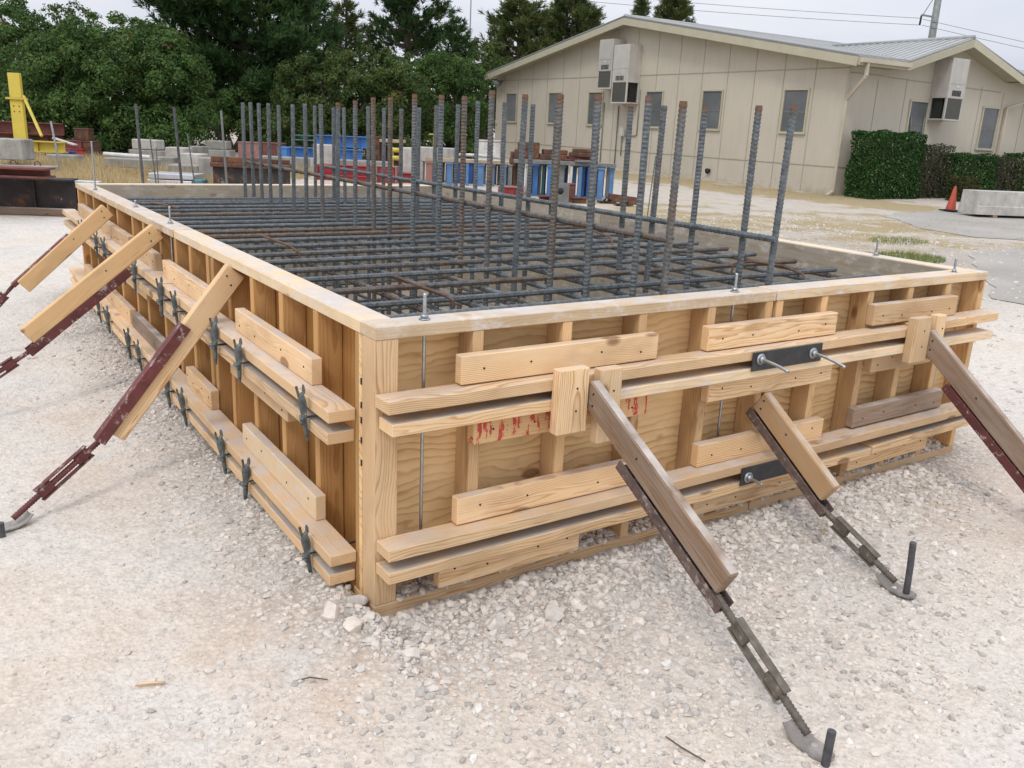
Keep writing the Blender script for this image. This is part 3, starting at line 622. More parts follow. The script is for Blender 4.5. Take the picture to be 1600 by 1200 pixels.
# ---- back and right walls
def plainwall(lab, along, a0, a1, c0, sgn):
    """along 'x' or 'y'; c0 = inner plywood face, sgn = outward direction"""
    ctr = ((a0 + a1) / 2, c0 + sgn * .06, 0) if along == 'x' else (c0 + sgn * .06, (a0 + a1) / 2, 0)
    e = empty('formwork_wall', ctr, lab, 'formwork wall', 'form walls round the rebar cage')
    def bx(p0, p1, q0, q1, z0, z1, gr, nm, mt, go=None):
        y0, y1 = sorted((c0 + sgn * q0, c0 + sgn * q1))
        if along == 'x': MB().box((p0, y0, z0), (p1, y1, z1), .002, gr, None, go).build(nm, M[mt], e)
        else: MB().box((y0, p0, z0), (y1, p1, z1), .002, 'y' if gr == 'x' else gr, None, go).build(nm, M[mt], e)
    mid = a0 + (a1 - a0) * .52
    for p0, p1 in ((a0, mid - .002), (mid + .002, a1)):
        bx(p0, p1, 0, .018, .01, H_ - .004, 'x', 'plywood_sheet', 'plyused', (rnd.uniform(0, 50), .2, .3))
    bx(a0, a1, .0185, .107, FT, H_, 'x', 'top_plate', 'plate'); bx(a0, a1, .0185, .107, -.02, PL, 'x', 'bottom_plate', 'stud')
    n = int((a1 - a0) / .31)
    for i in range(n + 1):
        p = a0 + .02 + (a1 - a0 - .04) * i / n; bx(p - .019, p + .019, .019, .106, PL + .001, FT - .001, 'z', 'stud', 'stud')
    for z in (.20, .27, .66, .73): bx(a0 - .02, a1 + .02, .108, .195, z - .019, z + .019, 'x', 'waler', 'new')
plainwall('far form wall with grey cement stained inside facing the yard blocks', 'x', .110, W_ - .108, L_ - .107, 1)
plainwall('right form wall on the hall side with grey stained inside', 'y', .110, L_, W_ - .107, 1)

# ---- threaded rods standing out of the plates
def rod(x, y, top, lab, low=.05):
    e = empty('threaded_rod', (x, y, H_), lab, 'threaded rod', 'anchor rods on the form plates')
    n = 60; L = H_ + top - low; mb = MB(); zz = np.linspace(low, H_ + top, int(L / .006))
    mb.tube([(x, y, z) for z in zz], .0060, 8, True, [.0060 if i % 2 else .0050 for i in range(len(zz))]); mb.build('threaded_shaft', M['galv'], e)
    MB().cyl((x, y, H_ + .0015), (x, y, H_ + .0040), .017, 16).build('washer', M['galv'], e)
    MB().hexnut((x, y, H_ + .0041), (0, 0, 1), .0115, .011).build('nut', M['galv'], e)
rod(.180, .045, .078, 'bright threaded rod with nut on the front plate near the corner')
rod(1.495, .050, .070, 'bright threaded rod with nut beside the front plate joint')
rod(2.955, .045, .068, 'bright threaded rod with nut at the right end of the front plate')
rod(3.105, .56, .088, 'threaded rod on the right wall near its front end')
rod(.045, 2.515, .088, 'threaded rod on the left plate at the plate joint')
rod(.050, 3.366, .042, 'short threaded rod on the left plate behind the joint')
rod(.030, 4.574, .325, 'tall slender threaded rod at the far left corner of the plate')

# ---- wedge clamps on the left walers
def clamp_mesh():
    mb = MB(); prof = [(-.086, .006, .004), (-.070, .008, .006), (-.045, .010, .008), (-.015, .011, .010), (.010, .015, .012), (.030, .019, .013), (.048, .017, .012), (.060, .011, .009), (.068, .0075, .006), (.082, .0065, .005), (.090, .003, .003)]
    V = []; F = []; n = 6
    for z, wy, wx in prof:
        bend = -.006 * math.sin((z + .09) * 14) + (.010 if z > .066 else 0)
        for px_, py_ in ((1, -.55), (1, .55), (.1, 1), (-.9, .4), (-.9, -.4), (.1, -1)):
            qx_, qy_ = px_ * wx * .62 + bend * .6, py_ * wy * .92 + (-.006 if z > .066 else 0); V.append((qx_ * .66 - qy_ * .75, qx_ * .75 + qy_ * .66, z))
    for i in range(len(prof) - 1): F += [(i * n + k, i * n + (k + 1) % n, (i + 1) * n + (k + 1) % n, (i + 1) * n + k) for k in range(n)]
    F += [tuple(range(n))[::-1], tuple((len(prof) - 1) * n + k for k in range(n))]
    mb.add(V, F, None, .5, False)
    mb.board((-.010, .006, .052), (-.014, .009, .084), .008, .006, (1, 0, 0), .001)
    for z in (-.02, -.012): mb.box((-.016, -.016, z - .003), (-.004, .016, z + .003), .001)
    return mb
ce = empty('wedge_clamp', (0, 0, 0), 'x', 'clamp', 'iron wedge clamps along the left walers')
clamp_mesh().build('clamp_body', M['clamp'], ce)
MB().tube([(-.005, .012, -.017), (.05, .012, -.017), (.19, .012, -.017)], .0035, 6).build('tie_wire', M['stake'], ce)
MB().tube([(-.012, -.022, -.022), (-.012, .022, -.022)], .005, 6).build('wedge_pin', M['clamp'], ce)
first = True
for row, ys, zf in (('upper', [.275, .925, 1.235, 1.85, 2.13, 2.71, 2.98, 3.55, 3.83, 4.40], lambda y: .592 + .012 * y), ('lower', [.272, .900, 1.205, 1.82, 2.12, 2.75, 3.03, 3.65, 3.95, 4.42], lambda y: .126 + .019 * y)):
    for i, y in enumerate(ys):
        if first: o = ce; first = False
        else:
            o = ce.copy(); COL.objects.link(o)
            for ch in list(ce.children):
                c = ch.copy(); COL.objects.link(c); c.parent = o
        o.location = (-.106, y, zf(y)); o.rotation_euler = (R(rnd.uniform(-9, 9)), R(rnd.uniform(-6, 3)), R(rnd.uniform(-18, 18))); k_ = rnd.uniform(.98, 1.12); o.scale = (.98, .98, k_)
        o['label'] = 'grey iron wedge clamp on the %s left waler pair, %s from the corner post' % (row, ordinal(i))

# ---- tie washers on the left plywood
for y, z, lab in ((1.80, .775, 'round steel tie washer on plywood between near and middle brace tops'), (1.78, .290, 'round steel tie washer low on plywood right of the near brace'), (3.45, .78, 'round steel tie washer on plywood between the two far brace tops')):
    e = empty('tie_washer', (.088, y, z), lab, 'tie washer', 'tie washers on the left wall')
    MB().cyl((.0885, y, z), (.082, y, z), .026, 18).build('washer_disc', M['galv'], e); MB().hexnut((.082, y, z), (-1, 0, 0), .013, .012).build('nut', M['galv'], e)
    MB().tube([(.070, y, z), (.045, y, z)], .005, 8).build('rod_end', M['galv'], e)
# ---- black tie plates on the front walers
for x0, x1, zc, lab, tips in ((1.470, 1.866, .679, 'long black steel plate with two bright rods on the upper front walers', ((1.510, .687, .13), (1.810, .680, .15))), (1.488, 1.836, .220, 'black steel plate with bright rod on the lower front walers behind the middle brace', ((1.526, .214, .07), (1.812, .224, .03)))):
    e = empty('tie_plate', ((x0 + x1) / 2, -.092, zc), lab, 'steel plate', 'black tie plates on the front walers')
    MB().box((x0, -.0985, zc - .036), (x1, -.0925, zc + .036), .0015).build('plate', M['tieplate'], e)
    for x, z, ln in tips:
        b = MB(); yy = np.linspace(-.0985, -.0985 - ln, 26); b.tube([(x, y, z - .02 * ((y + .0985) / .15) ** 2) for y in yy], .006, 8, True, [.0068 if i % 2 else .0056 for i in range(26)]); bo = b.build('bolt', M['galv'], e)
        MB().cyl((x, -.099, z), (x, -.102, z), .022, 16).build('washer', M['galv'], bo); MB().hexnut((x, -.102, z), (0, -1, 0), .014, .012).build('nut', M['galv'], bo)

# ---- raking braces
def brace(lab, p_top, p_end, p_foot, side, up, mat, chan, cmat, tmat, stake=None, w_=.089, tb=True, stake_lab=None):
    """timber from p_top to p_end, screw and turnbuckle on to the foot. chan=(t0,t1,offset along up,depth,side offset)"""
    p_top, p_end, p_foot = Vector(p_top), Vector(p_end), Vector(p_foot)
    e = empty('raking_brace', p_foot, lab, 'brace', 'raking braces propping the form')
    d = (p_end - p_top).normalized(); sd = Vector(side); sd = (sd - d * sd.dot(d)).normalized(); upv = Vector(up); upv = (upv - d * upv.dot(d) - sd * upv.dot(sd)).normalized()
    tm = MB().board(p_top, p_end, w_, .038, upv, .005, .55 if mat != 'old' else .5).build('timber', M[mat], e)
    sg = sd if (CAM - p_top).dot(sd) > 0 else -sd
    for k, off in ((.05, .02), (.075, -.015), (.4, .01)):
        q = p_top + d * ((p_end - p_top).length * k) + upv * off + sg * .019; nails(tm, [q], sg, .004)
    t0, t1, off, dep, so_ = chan; L = (p_end - p_top).length
    c0 = p_top + d * (L * t0) + upv * off + sd * so_; c1 = p_top + d * (L * t1) + upv * off + sd * so_
    cm = MB(); s_ = 1 if off > 0 else -1
    cm.board(c0 + upv * (s_ * dep / 2), c1 + upv * (s_ * dep / 2), .005, .052, upv, .001)
    for k in (-1, 1): cm.board(c0 + sd * (k * .0235), c1 + sd * (k * .0235), dep, .005, upv, .001)
    cm.build('steel_channel', M[cmat], e)
    a = c1; b = p_foot + Vector((0, 0, .025)); ln = (b - a).length; dd = (b - a).normalized()
    def screw(s0, s1, nm='screw'):
        n = max(6, int((s1 - s0) / .005)); mb = MB(); ts = np.linspace(s0, s1, n); mb.tube([a + dd * t for t in ts], .011, 8, True, [.0125 if i % 2 else .0100 for i in range(n)]); mb.build(nm, M[tmat], e)
    s0, s1 = ln * .12, ln * .70
    sd2 = (sd - dd * sd.dot(dd)).normalized(); up2 = dd.cross(sd2)
    screw(-.06, s0 + .06); screw(s1 - .07, ln - .01)
    if tmat == 'oxide': screw(s0 + .055, s1 - .065, 'inner_rod')
    body = MB()
    for k in (-1, 1): body.board(a + dd * s0 + upv * 0 + up2 * (k * .0235), a + dd * s1 + up2 * (k * .0235), .006, .026, up2, .001)
    for q in (s0 + .004, s1 - .062): body.board(a + dd * q, a + dd * (q + .058), .034, .024, up2, .002)
    tbo = body.build('turnbuckle', M[tmat], e)
    # shoe: tapered plate bent up round the screw
    h2 = Vector((dd.x, dd.y, 0)).normalized(); s2 = Vector((-h2.y, h2.x, 0)); V = []; Fc = []
    zf = p_foot.z
    pr = [(-.070, .024, .030), (-.045, .030, .012), (-.01, .032, .003), (.03, .032, .002), (.058, .024, .004), (.068, .012, .007)]
    for i, (t, hw, z) in enumerate(pr):
        for j, q in enumerate((-1, -.5, 0, .5, 1)): V.append(Vector((p_foot.x, p_foot.y, zf + z + abs(q) ** 3 * .006)) + h2 * t + s2 * hw * q)
    nvt = len(V); V += [v - Vector((0, 0, .006)) for v in V]
    for i in range(len(pr) - 1):
        for j in range(4):
            k = i * 5 + j; Fc.append((k, k + 5, k + 6, k + 1)); Fc.append((k + nvt, k + 1 + nvt, k + 6 + nvt, k + 5 + nvt))
    rim = [j for j in range(5)] + [i * 5 + 4 for i in range(1, len(pr))] + [(len(pr) - 1) * 5 + j for j in (3, 2, 1, 0)] + [i * 5 for i in range(len(pr) - 2, 0, -1)]
    for i in range(len(rim)): p, q = rim[i], rim[(i + 1) % len(rim)]; Fc.append((p, q, q + nvt, p + nvt))
    MB().add(V, Fc).build('shoe', M['shoe'], e)
    if stake:
        sx, sy, h, lean = stake; z = float(ground_z(sx, sy))
        so2 = MB().tube([(sx, sy, z - .08), (sx + lean * .5, sy, z + h * .5), (sx + lean, sy, z + h)], .011, 12)
        ob = so2.build('stake', M['stake'], None, (sx, sy, z)); tag(ob, stake_lab, 'stake', 'steel stakes holding the braces'); sharp(ob)
fz = lambda x, y: float(ground_z(x, y)) + .004
brace('big weathered brown brace with rusty turnbuckle on the left of the front wall', (.702, -.105, .675), (.702, -.752, .298), (.70, -1.075, fz(.70, -1.075)), (1, 0, 0), (0, .5, .85), 'old', (.34, 1.05, -.063, .034, 0), 'rusty', 'dirtysteel', (.680, -1.140, .098, .004), stake_lab='short dark steel stake through the shoe at the bottom edge of the photo')
brace('short light brown middle brace rising to the front stud below the black plate', (1.622, -.035, .500), (1.622, -.400, .243), (1.618, -.712, fz(1.618, -.712)), (1, 0, 0), (0, .5, .85), 'mid', (.0, 1.10, -.064, .034, 0), 'rusty', 'dirtysteel', (1.630, -.745, .200, -.022), stake_lab='tall leaning dark steel stake through the shoe of the middle brace')
brace('grey brown brace with maroon channel at the right end of the front wall', (2.571, -.098, .680), (2.571, -.78, .150), (2.571, -1.02, fz(2.571, -1.02)), (1, 0, 0), (0, .6, .8), 'old', (.26, 1.03, -.063, .036, 0), 'oxide', 'dirtysteel')
brace('pale near brace with maroon channel and long turnbuckle on the left wall', (.018, 1.348, .862), (-.488, 1.315, .252), (-.87, 1.19, fz(-.87, 1.19)), (0, 1, 0), (-.77, 0, .64), 'newer', (.37, 1.06, .030, .040, -.003), 'oxide', 'oxide', (-.905, 1.125, .055, 0), stake_lab='dark stake at the foot of the near left brace')
brace('amber brown middle brace over a chipped maroon channel on the left wall', (-.018, 2.528, .880), (-.652, 2.50, .395), (-1.13, 2.46, fz(-1.13, 2.46)), (0, 1, 0), (-.6, 0, .8), 'stud', (.30, 1.06, -.062, .040, 0), 'oxide', 'oxide')
brace('amber far brace with dark channel edge near the far left corner', (-.055, 3.658, .872), (-.552, 3.63, .435), (-.98, 3.60, fz(-.98, 3.60)), (0, 1, 0), (-.66, 0, .75), 'stud', (.40, 1.05, .036, .022, .022), 'oxide', 'oxide')

# ------------------------------------------------------------------ rebar
def bar_mesh(name, L, r, pitch, n, mat, rib=.0018):
    k = int(L / pitch); xs = []; rs = []
    for i in range(k):
        x0 = i * pitch
        xs += [x0, x0 + pitch * .52, x0 + pitch * .62, x0 + pitch * .82]; rs += [r, r, r + rib, r + rib]
    xs.append(L); rs.append(r); xs = np.array(xs); rs = np.array(rs); m = len(xs); a = np.arange(n) * 2 * np.pi / n
    # ribs fade at the two longitudinal seams
    seam = .35 + .65 * np.abs(np.sin(a)) ** .5; rad = r + (rs[:, None] - r) * seam[None]
    skew = (pitch * .5) * np.sign(np.sin(a)) * np.abs(np.cos(a)) * .5
    V = np.stack([xs[:, None] + skew[None] * (rs[:, None] > r), rad * np.cos(a)[None], rad * np.sin(a)[None]], -1).reshape(-1, 3)
    i, j = np.meshgrid(np.arange(m - 1), np.arange(n), indexing='ij'); j2 = (j + 1) % n
    F = np.stack([i * n + j, (i + 1) * n + j, (i + 1) * n + j2, i * n + j2], -1).reshape(-1, 4)[:, ::-1]
    c = [len(V), len(V) + 1]; V = np.vstack([V, [[0, 0, 0]], [[L, 0, 0]]])
    q = np.arange(n); cap0 = np.stack([np.full(n, c[0]), (q + 1) % n, q, np.full(n, c[0])], -1); 
    me = bpy.data.meshes.new(name)
    me.from_pydata(V.tolist(), [], F.tolist() + [(c[0], int((k_ + 1) % n), int(k_)) for k_ in q] + [(c[1], int((m - 1) * n + k_), int((m - 1) * n + (k_ + 1) % n)) for k_ in q])
    me.polygons.foreach_set('use_smooth', [False] * len(me.polygons)); me.materials.append(mat); me.update(); return me
def bar(me, loc, rot, lab, group, name='rebar'):
    o = bpy.data.objects.new(name, me); COL.objects.link(o); o.location = loc; o.rotation_euler = rot; tag(o, lab, 'rebar', group); return o
LA, RB = 2.85, .0118
mT = bar_mesh('mat_rebar', LA, RB, .020, 8, M['bar']); mTr = bar_mesh('mat_rebar_brown', LA, RB, .020, 8, M['rustbar']); mL = bar_mesh('long_rebar', 4.72, RB, .022, 8, M['bar'])
ends = [(.62, 2.985), (.865, 2.99), (1.11, 2.99), (1.36, 2.985), (1.65, 2.975)]
topy = [.455, .690, .968, 1.250, 1.476, 1.716, 1.931, 2.164, 2.408, 2.594, 2.817, 3.043, 3.249, 3.483, 3.706, 3.976, 4.208, 4.452, 4.626, 4.80]
for i, y in enumerate(topy):
    rusty = i in (9, 14)
    skew = rnd.uniform(-.006, .006); xo = .12 + rnd.uniform(-.02, .02)
    bar(mTr if rusty else mT, (xo, y - .02, .832 + rnd.uniform(-.003, .003)), (rnd.uniform(0, 6), 0, skew + .004),
        '%s ribbed rebar lying across the top of the mat, %s from the front wall' % ('brown rusted' if rusty else 'blue grey', ordinal(i)), 'top mat crossbars')
nl = 12
for i in range(nl):
    x = .24 + i * (2.90 - .24) / (nl - 1) + rnd.uniform(-.02, .02)
    bar(mL, (x, .20, .803), (rnd.uniform(0, 6), 0, math.pi / 2 + rnd.uniform(-.004, .004)), 'ribbed rebar running lengthwise under the top mat, %s from the left wall' % ordinal(i), 'lengthwise bars under the top mat')
GL = 'deep bars glimpsed through the top mat'
for i in range(13): bar(mT, (.13, .40 + i * .36, .125), (rnd.uniform(0, 6), 0, rnd.uniform(-.006, .006)), 'dark crosswise rebar near the ground inside the form', GL + ', bottom layer')
for i in range(9): bar(mL, (.3 + i * .32, .22, .098), (rnd.uniform(0, 6), 0, math.pi / 2), 'dark lengthwise rebar near the ground inside the form', GL + ', bottom lengthwise')
# upright dowels, two rows
mV = bar_mesh('dowel', 1.5, .0130, .0160, 10, M['tipped'], .0021); mV2 = bar_mesh('dowel_grey', 1.5, .0130, .0160, 10, M['bar'], .0021)
rowA = [(.134, 1.58), (.312, 1.598), (.60, 1.604), (.845, 1.605), (1.10, 1.605), (1.37, 1.622), (1.612, 1.598), (1.837, 1.604), (2.125, 1.608), (2.41, 1.592), (2.632, 1.592), (2.882, 1.574), (3.14, 1.562), (3.42, 1.55), (3.70, 1.552), (3.93, 1.546), (4.215, 1.54), (4.432, 1.552), (4.65, 1.551), (4.848, 1.555), (5.038, 1.554)]
rowB = [(0.138, 1.599), (0.309, 1.594), (0.601, 1.586), (0.851, 1.59), (1.076, 1.597), (1.331, 1.592), (1.651, 1.587), (1.871, 1.589), (2.148, 1.598), (2.437, 1.603), (2.667, 1.584), (2.94, 1.575), (3.173, 1.561), (3.431, 1.551), (3.7, 1.556), (3.965, 1.563), (4.406, 1.55), (4.607, 1.548), (5.0, 1.56)]
def dowel(x, y, zt, lab, group, tip):
    lx = rnd.uniform(-.012, .012); ly = rnd.uniform(-.010, .010) if y > .2 else rnd.uniform(-.010, -.004)
    o = bpy.data.objects.new('rebar_dowel', mV if tip else mV2); COL.objects.link(o)
    dirv = Vector((lx, ly, 1)).normalized(); q = dirv.to_track_quat('X', 'Z'); o.rotation_euler = q.to_euler(); o.location = Vector((x, y, zt)) - dirv * 1.5
    tag(o, lab, 'rebar', group)
for i, (y, z) in enumerate(rowA):
    tip = i < 13
    dowel(1.22, y, z, 'upright ribbed dowel %s in the left row, %s from the near end' % ('with rusty tip' if tip else 'of grey steel', ordinal(i)), 'left row of upright dowels', tip)
for i, (y, z) in enumerate(rowB):
    tip = i in (0, 1, 2, 4)
    dowel(1.80, y, z, 'upright ribbed dowel %s in the right row, %s from the near end' % ('with rusty tip' if tip else 'of blue grey steel', ordinal(i)), 'right row of upright dowels', tip)
bar(mL, (1.247, .165, 1.098), (.4, 0, math.pi / 2), 'long horizontal tie bar wired along the left row of dowels', 'tie bars along the dowels').scale.x = 1.04
bar(mL, (1.768, .115, 1.092), (.9, 0, math.pi / 2), 'long horizontal tie bar wired along the right row of dowels', 'tie bars along the dowels').scale.x = 1.0
def wirebar(pts, lab, r=.0065):
    c = Vector(pts[0]); o = MB().tube(pts, r, 8).build('bent_bar', M['rustwire'], None, c); tag(o, lab, 'bent bar', 'loose rusty bent bars on the mat'); sharp(o)
wirebar([(.555, 1.0, .868), (.55, .80, .866), (.545, .60, .868), (.575, .56, .85), (.58, .55, .76)], 'bent rusty bar on the mat close behind the front corner')
wirebar([(.45, 2.34, .868), (.455, 2.12, .868), (.46, 1.94, .866), (.49, 1.90, .84), (.50, 1.89, .76)], 'bent rusty bar on the mat beside the near brace top')
wirebar([(.30, 4.16, .862), (.335, 3.97, .872), (.39, 3.76, .866)], 'thin rusty bar on the mat near the far left rods')
wirebar([(2.60, 2.56, .862), (2.50, 2.2, .870), (2.42, 1.88, .862), (2.40, 1.82, .80)], 'thin rusty bar on the mat by the right wall')
wirebar([(2.36, .86, .80), (2.38, .86, .858), (2.48, .84, .868), (2.54, .68, .866), (2.46, .50, .858), (2.41, .43, .83), (2.40, .42, .74)], 'curved rusty bar on the mat near the front plate joint')

# ------------------------------------------------------------------ the hall
E1 = Vector((.0534, .9986, 0)).normalized(); E2 = Vector((E1.y, -E1.x, 0)); P0 = Vector((18.17, 12.06, .10))
def HP(s, t, z): return P0 + E1 * s + E2 * t + Vector((0, 0, z - P0.z))
Wd = 17.3; RID = 8.55; EZ = 3.42; SL = (4.92 - 3.42) / (RID + .55); LEN = 14.0
hall = empty('hall', HP(8, 4, .1), 'long beige panelled single storey hall with low gable and ribbed metal roof', 'building')
def quadbox(poly, off, thick, name, mat, parent): MB().prism(poly, off, thick).build(name, mat, parent)
topz = lambda s: EZ - .02 + SL * (min(s, 2 * RID - s) + .55) - .12
# gable wall and side wall as solid panels 0.12 thick
MB().prism([HP(0, 0, -.1), HP(Wd, 0, -.1), HP(Wd, 0, EZ + .02), HP(RID, 0, EZ + SL * (RID + .55) - .02), HP(0, 0, EZ + SL * .55 - .03)], E2, .12).build('wall', M['siding'], hall)
cgP, cgS = 3.90, .305      # cross gable: peak along the side wall, slope
cgz = lambda t: 4.10 - cgS * abs(t - cgP) - .10
MB().prism([HP(0, .12, -.1), HP(0, LEN, -.1), HP(0, LEN, 3.42), HP(0, 6.42, 3.42), HP(0, 6.41, 3.38), HP(0, cgP, 4.14), HP(0, 1.39, 3.38), HP(0, 1.38, 3.42), HP(0, .12, 3.42)], E1, .12).build('wall', M['siding'], hall)
MB().prism([HP(Wd - .12, .12, -.1), HP(Wd - .12, LEN, -.1), HP(Wd - .12, LEN, 3.1), HP(Wd - .12, .12, 3.1)], E1, .12).build('wall', M['siding'], hall)
# panel joints
jb = MB()
def jv(s, z0, z1): jb.board(HP(s, -.004, z0), HP(s, -.004, z1), .008, .022, E2, .001)
for k in range(0, 17):
    s = k * 1.04
    jv(s + .001, .2, .88); jv(s + .001, .89, 3.21); jv(s + .001, 3.24, topz(s) - .06)
jb.board(HP(0, -.006, 3.225), HP(Wd, -.006, 3.225), .010, .024, E2, .001); jb.board(HP(0, -.006, .885), HP(Wd, -.006, .885), .010, .022, E2, .001)
for t in (1.08, 2.19, 3.24, 5.39, 6.45, 7.5, 8.55, 9.6, 10.7): jb.board(HP(-.004, t, .2), HP(-.004, t, 3.0 if t > 6.4 or t < 1.3 else 3.12), .008, .020, E1, .001)
jb.board(HP(-.006, .05, 3.12), HP(-.006, 1.3, 3.12), .010, .022, E1, .001); jb.board(HP(-.006, 1.4, 3.10), HP(-.006, 6.3, 3.02), .010, .022, E1, .001); jb.board(HP(-.006, .0, .885), HP(-.006, LEN, .885), .010, .022, E1, .001)
jb.build('panel_joint', M['joint'], hall)
# corner boards
MB().board(HP(-.008, -.008, .05), HP(-.008, -.008, 3.1), .09, .02, E1, .002).build('corner_board', M['trim'], hall)
def window(plane, c, z0, z1, wd):
    if plane == 1: P = lambda a, o, z: HP(c + a, -o, z); A, O = E1, -E2
    else: P = lambda a, o, z: HP(-o, c + a, z); A, O = E2, -E1
    fr = MB(); h = wd / 2
    fr.board(P(-h - .03, .02, z1 + .02), P(h + .03, .02, z1 + .02), .045, .045, O, .003); fr.board(P(-h - .05, .03, z0 - .02), P(h + .05, .03, z0 - .02), .05, .06, O, .003)
    for q in (-h - .01, h + .01): fr.board(P(q, .02, z0 + .004), P(q, .02, z1 - .004), .045, .045, O, .003)
    f = fr.build('window', M['trim'], hall)
    MB().board(P(-h, .006, (z0 + z1) / 2), P(h, .006, (z0 + z1) / 2), .008, z1 - z0, O, .001).build('pane', M['glass'], f)
    MB().board(P(-h, .014, (z0 + z1) / 2 - .02), P(h, .014, (z0 + z1) / 2 - .02), .012, .022, O, .001).build('meeting_rail', M['grey'], f)
for c in (1.57, 4.68, 7.28, 10.40, 12.93, 16.05): window(1, c, 1.68, 2.72, .80)
for c in (2.82, 5.98, 9.0): window(2, c, 1.50, 2.58, .72)
# roofs with standing ribs
def slope(a0, a1, b0, b1, nm, ribs, along):
    """quad a0-a1 (eave) to b0-b1 (ridge)"""
    a0, a1, b0, b1 = map(Vector, (a0, a1, b0, b1)); n = (a1 - a0).cross(b0 - a0).normalized(); n = n if n.z > 0 else -n
    mb = MB(); mb.prism([a0, a1, b1, b0], n, .035)
    for i in range(ribs + 1):
        k = i / ribs; p, q = a0.lerp(a1, k), b0.lerp(b1, k)
        if (q - p).length > .05: mb.board(p + n * .05, q + n * .05, .030, .045, n, .004)
    mb.build(nm, M['roof'], hall)
OV = .45
rz = lambda q: EZ + SL * (q + .55)
slope(HP(-.55, -OV, EZ), HP(-.55, 1.40, EZ), HP(RID, -OV, rz(RID)), HP(RID, 1.40, rz(RID)), 'roof', 6, E2)
slope(HP(.14, 1.401, rz(.14)), HP(.14, 6.40, rz(.14)), HP(RID, 1.401, rz(RID)), HP(RID, 6.40, rz(RID)), 'roof', 18, E2)
slope(HP(-.55, 6.401, EZ), HP(-.55, LEN, EZ), HP(RID, 6.401, rz(RID)), HP(RID, LEN, rz(RID)), 'roof', 24, E2)
slope(HP(Wd + .2, -OV, EZ + .0), HP(Wd + .2, LEN, EZ), HP(RID, -OV, rz(RID)), HP(RID, LEN, rz(RID)), 'roof', 47, E2)
t0, t1 = 1.40, 6.40; zr = 4.17; ze0 = zr - cgS * (cgP - t0); ze1 = zr - cgS * (t1 - cgP); sr = (zr - EZ) / SL - .55
for te in (t0, t1):
    zv = zr - cgS * abs(cgP - te); sv_ = (zv - EZ) / SL - .55; mb = MB(); sg_ = 1 if te > cgP else -1
    nn = Vector((0, 0, 1)) + E2 * (sg_ * cgS); nn.normalize()
    mb.prism([HP(-.50, te, zv + .01), HP(sv_ + .1, te, zv + .02), HP(sr + .1, cgP, zr), HP(-.50, cgP, zr)], nn, .035)
    q = -.42
    while q < sr:
        tl = min(abs(cgP - te), (zr - (EZ + SL * (q + .55))) / cgS)
        if tl > .1: mb.board(HP(q, cgP, zr) + nn * .045, HP(q, cgP + sg_ * tl, zr - cgS * tl) + nn * .045, .03, .045, nn, .004)
        q += .24
    mb.build('roof', M['roof'], hall)
MB().tube([HP(RID, -OV, EZ + SL * (RID + .55) + .05), HP(RID, LEN, EZ + SL * (RID + .55) + .05)], .06, 8).build('ridge_cap', M['roof'], hall)
MB().tube([HP(-.50, cgP, zr + .05), HP(sr, cgP, zr + .05)], .055, 8).build('ridge_cap', M['roof'], hall)
def fascia(p, q, h=.20):
    MB().board(Vector(p) - Vector((0, 0, h / 2)), Vector(q) - Vector((0, 0, h / 2)), h, .035, (0, 0, 1), .003).build('fascia', M['trim'], hall)
pk = EZ + SL * (RID + .55)
fascia(HP(-.56, -OV - .02, EZ - .01), HP(RID, -OV - .02, pk - .01)); fascia(HP(RID, -OV - .021, pk - .01), HP(Wd + .22, -OV - .021, EZ - .01))
fascia(HP(-.57, -OV, EZ - .012), HP(-.57, t0, EZ - .012), .17)
fascia(HP(-.52, t0 - .02, ze0 - .01), HP(-.52, cgP, zr - .01), .18); fascia(HP(-.521, cgP, zr - .01), HP(-.521, t1 + .02, ze1 - .01), .18)
fascia(HP(-.57, t1 + .03, EZ - .012), HP(-.57, LEN, EZ - .012), .17)
# soffits
MB().prism([HP(-.55, -OV, EZ - .13), HP(RID, -OV, pk - .13), HP(RID, 0, pk - .13), HP(-.55, 0, EZ - .13)], (0, 0, 1), .01).build('soffit', M['trim'], hall)
MB().prism([HP(RID, -OV, pk - .13), HP(Wd + .2, -OV, EZ - .13), HP(Wd + .2, 0, EZ - .13), HP(RID, 0, pk - .13)], (0, 0, 1), .01).build('soffit', M['trim'], hall)
MB().prism([HP(-.50, t0, ze0 - .11), HP(-.50, cgP, zr - .11), HP(0, cgP, zr - .11), HP(0, t0, ze0 - .11)], (0, 0, 1), .01).build('soffit', M['trim'], hall)
MB().prism([HP(-.50, t1, ze1 - .11), HP(-.50, cgP, zr - .11), HP(0, cgP, zr - .11), HP(0, t1, ze1 - .11)], (0, 0, 1), .01).build('soffit', M['trim'], hall)
MB().prism([HP(-.55, 0, EZ - .15), HP(-.55, t0, EZ - .15), HP(0, t0, EZ - .15), HP(0, 0, EZ - .15)], (0, 0, 1), .01).build('soffit', M['trim'], hall)
MB().prism([HP(-.55, t1, EZ - .15), HP(-.55, LEN, EZ - .15), HP(0, LEN, EZ - .15), HP(0, t1, EZ - .15)], (0, 0, 1), .01).build('soffit', M['trim'], hall)
gt = MB(); gt.prism([HP(-.59, -OV + .02, EZ - .02), HP(-.70, -OV + .02, EZ - .02), HP(-.69, -OV + .02, EZ - .12), HP(-.59, -OV + .02, EZ - .13)], E2, t0 + OV - .05)
gt.build('gutter', M['gutter'], hall)
MB().prism([HP(-.59, t1 + .1, EZ - .02), HP(-.70, t1 + .1, EZ - .02), HP(-.69, t1 + .1, EZ - .12), HP(-.59, t1 + .1, EZ - .13)], E2, LEN - t1 - .1).build('gutter', M['gutter'], hall)
dn = MB()
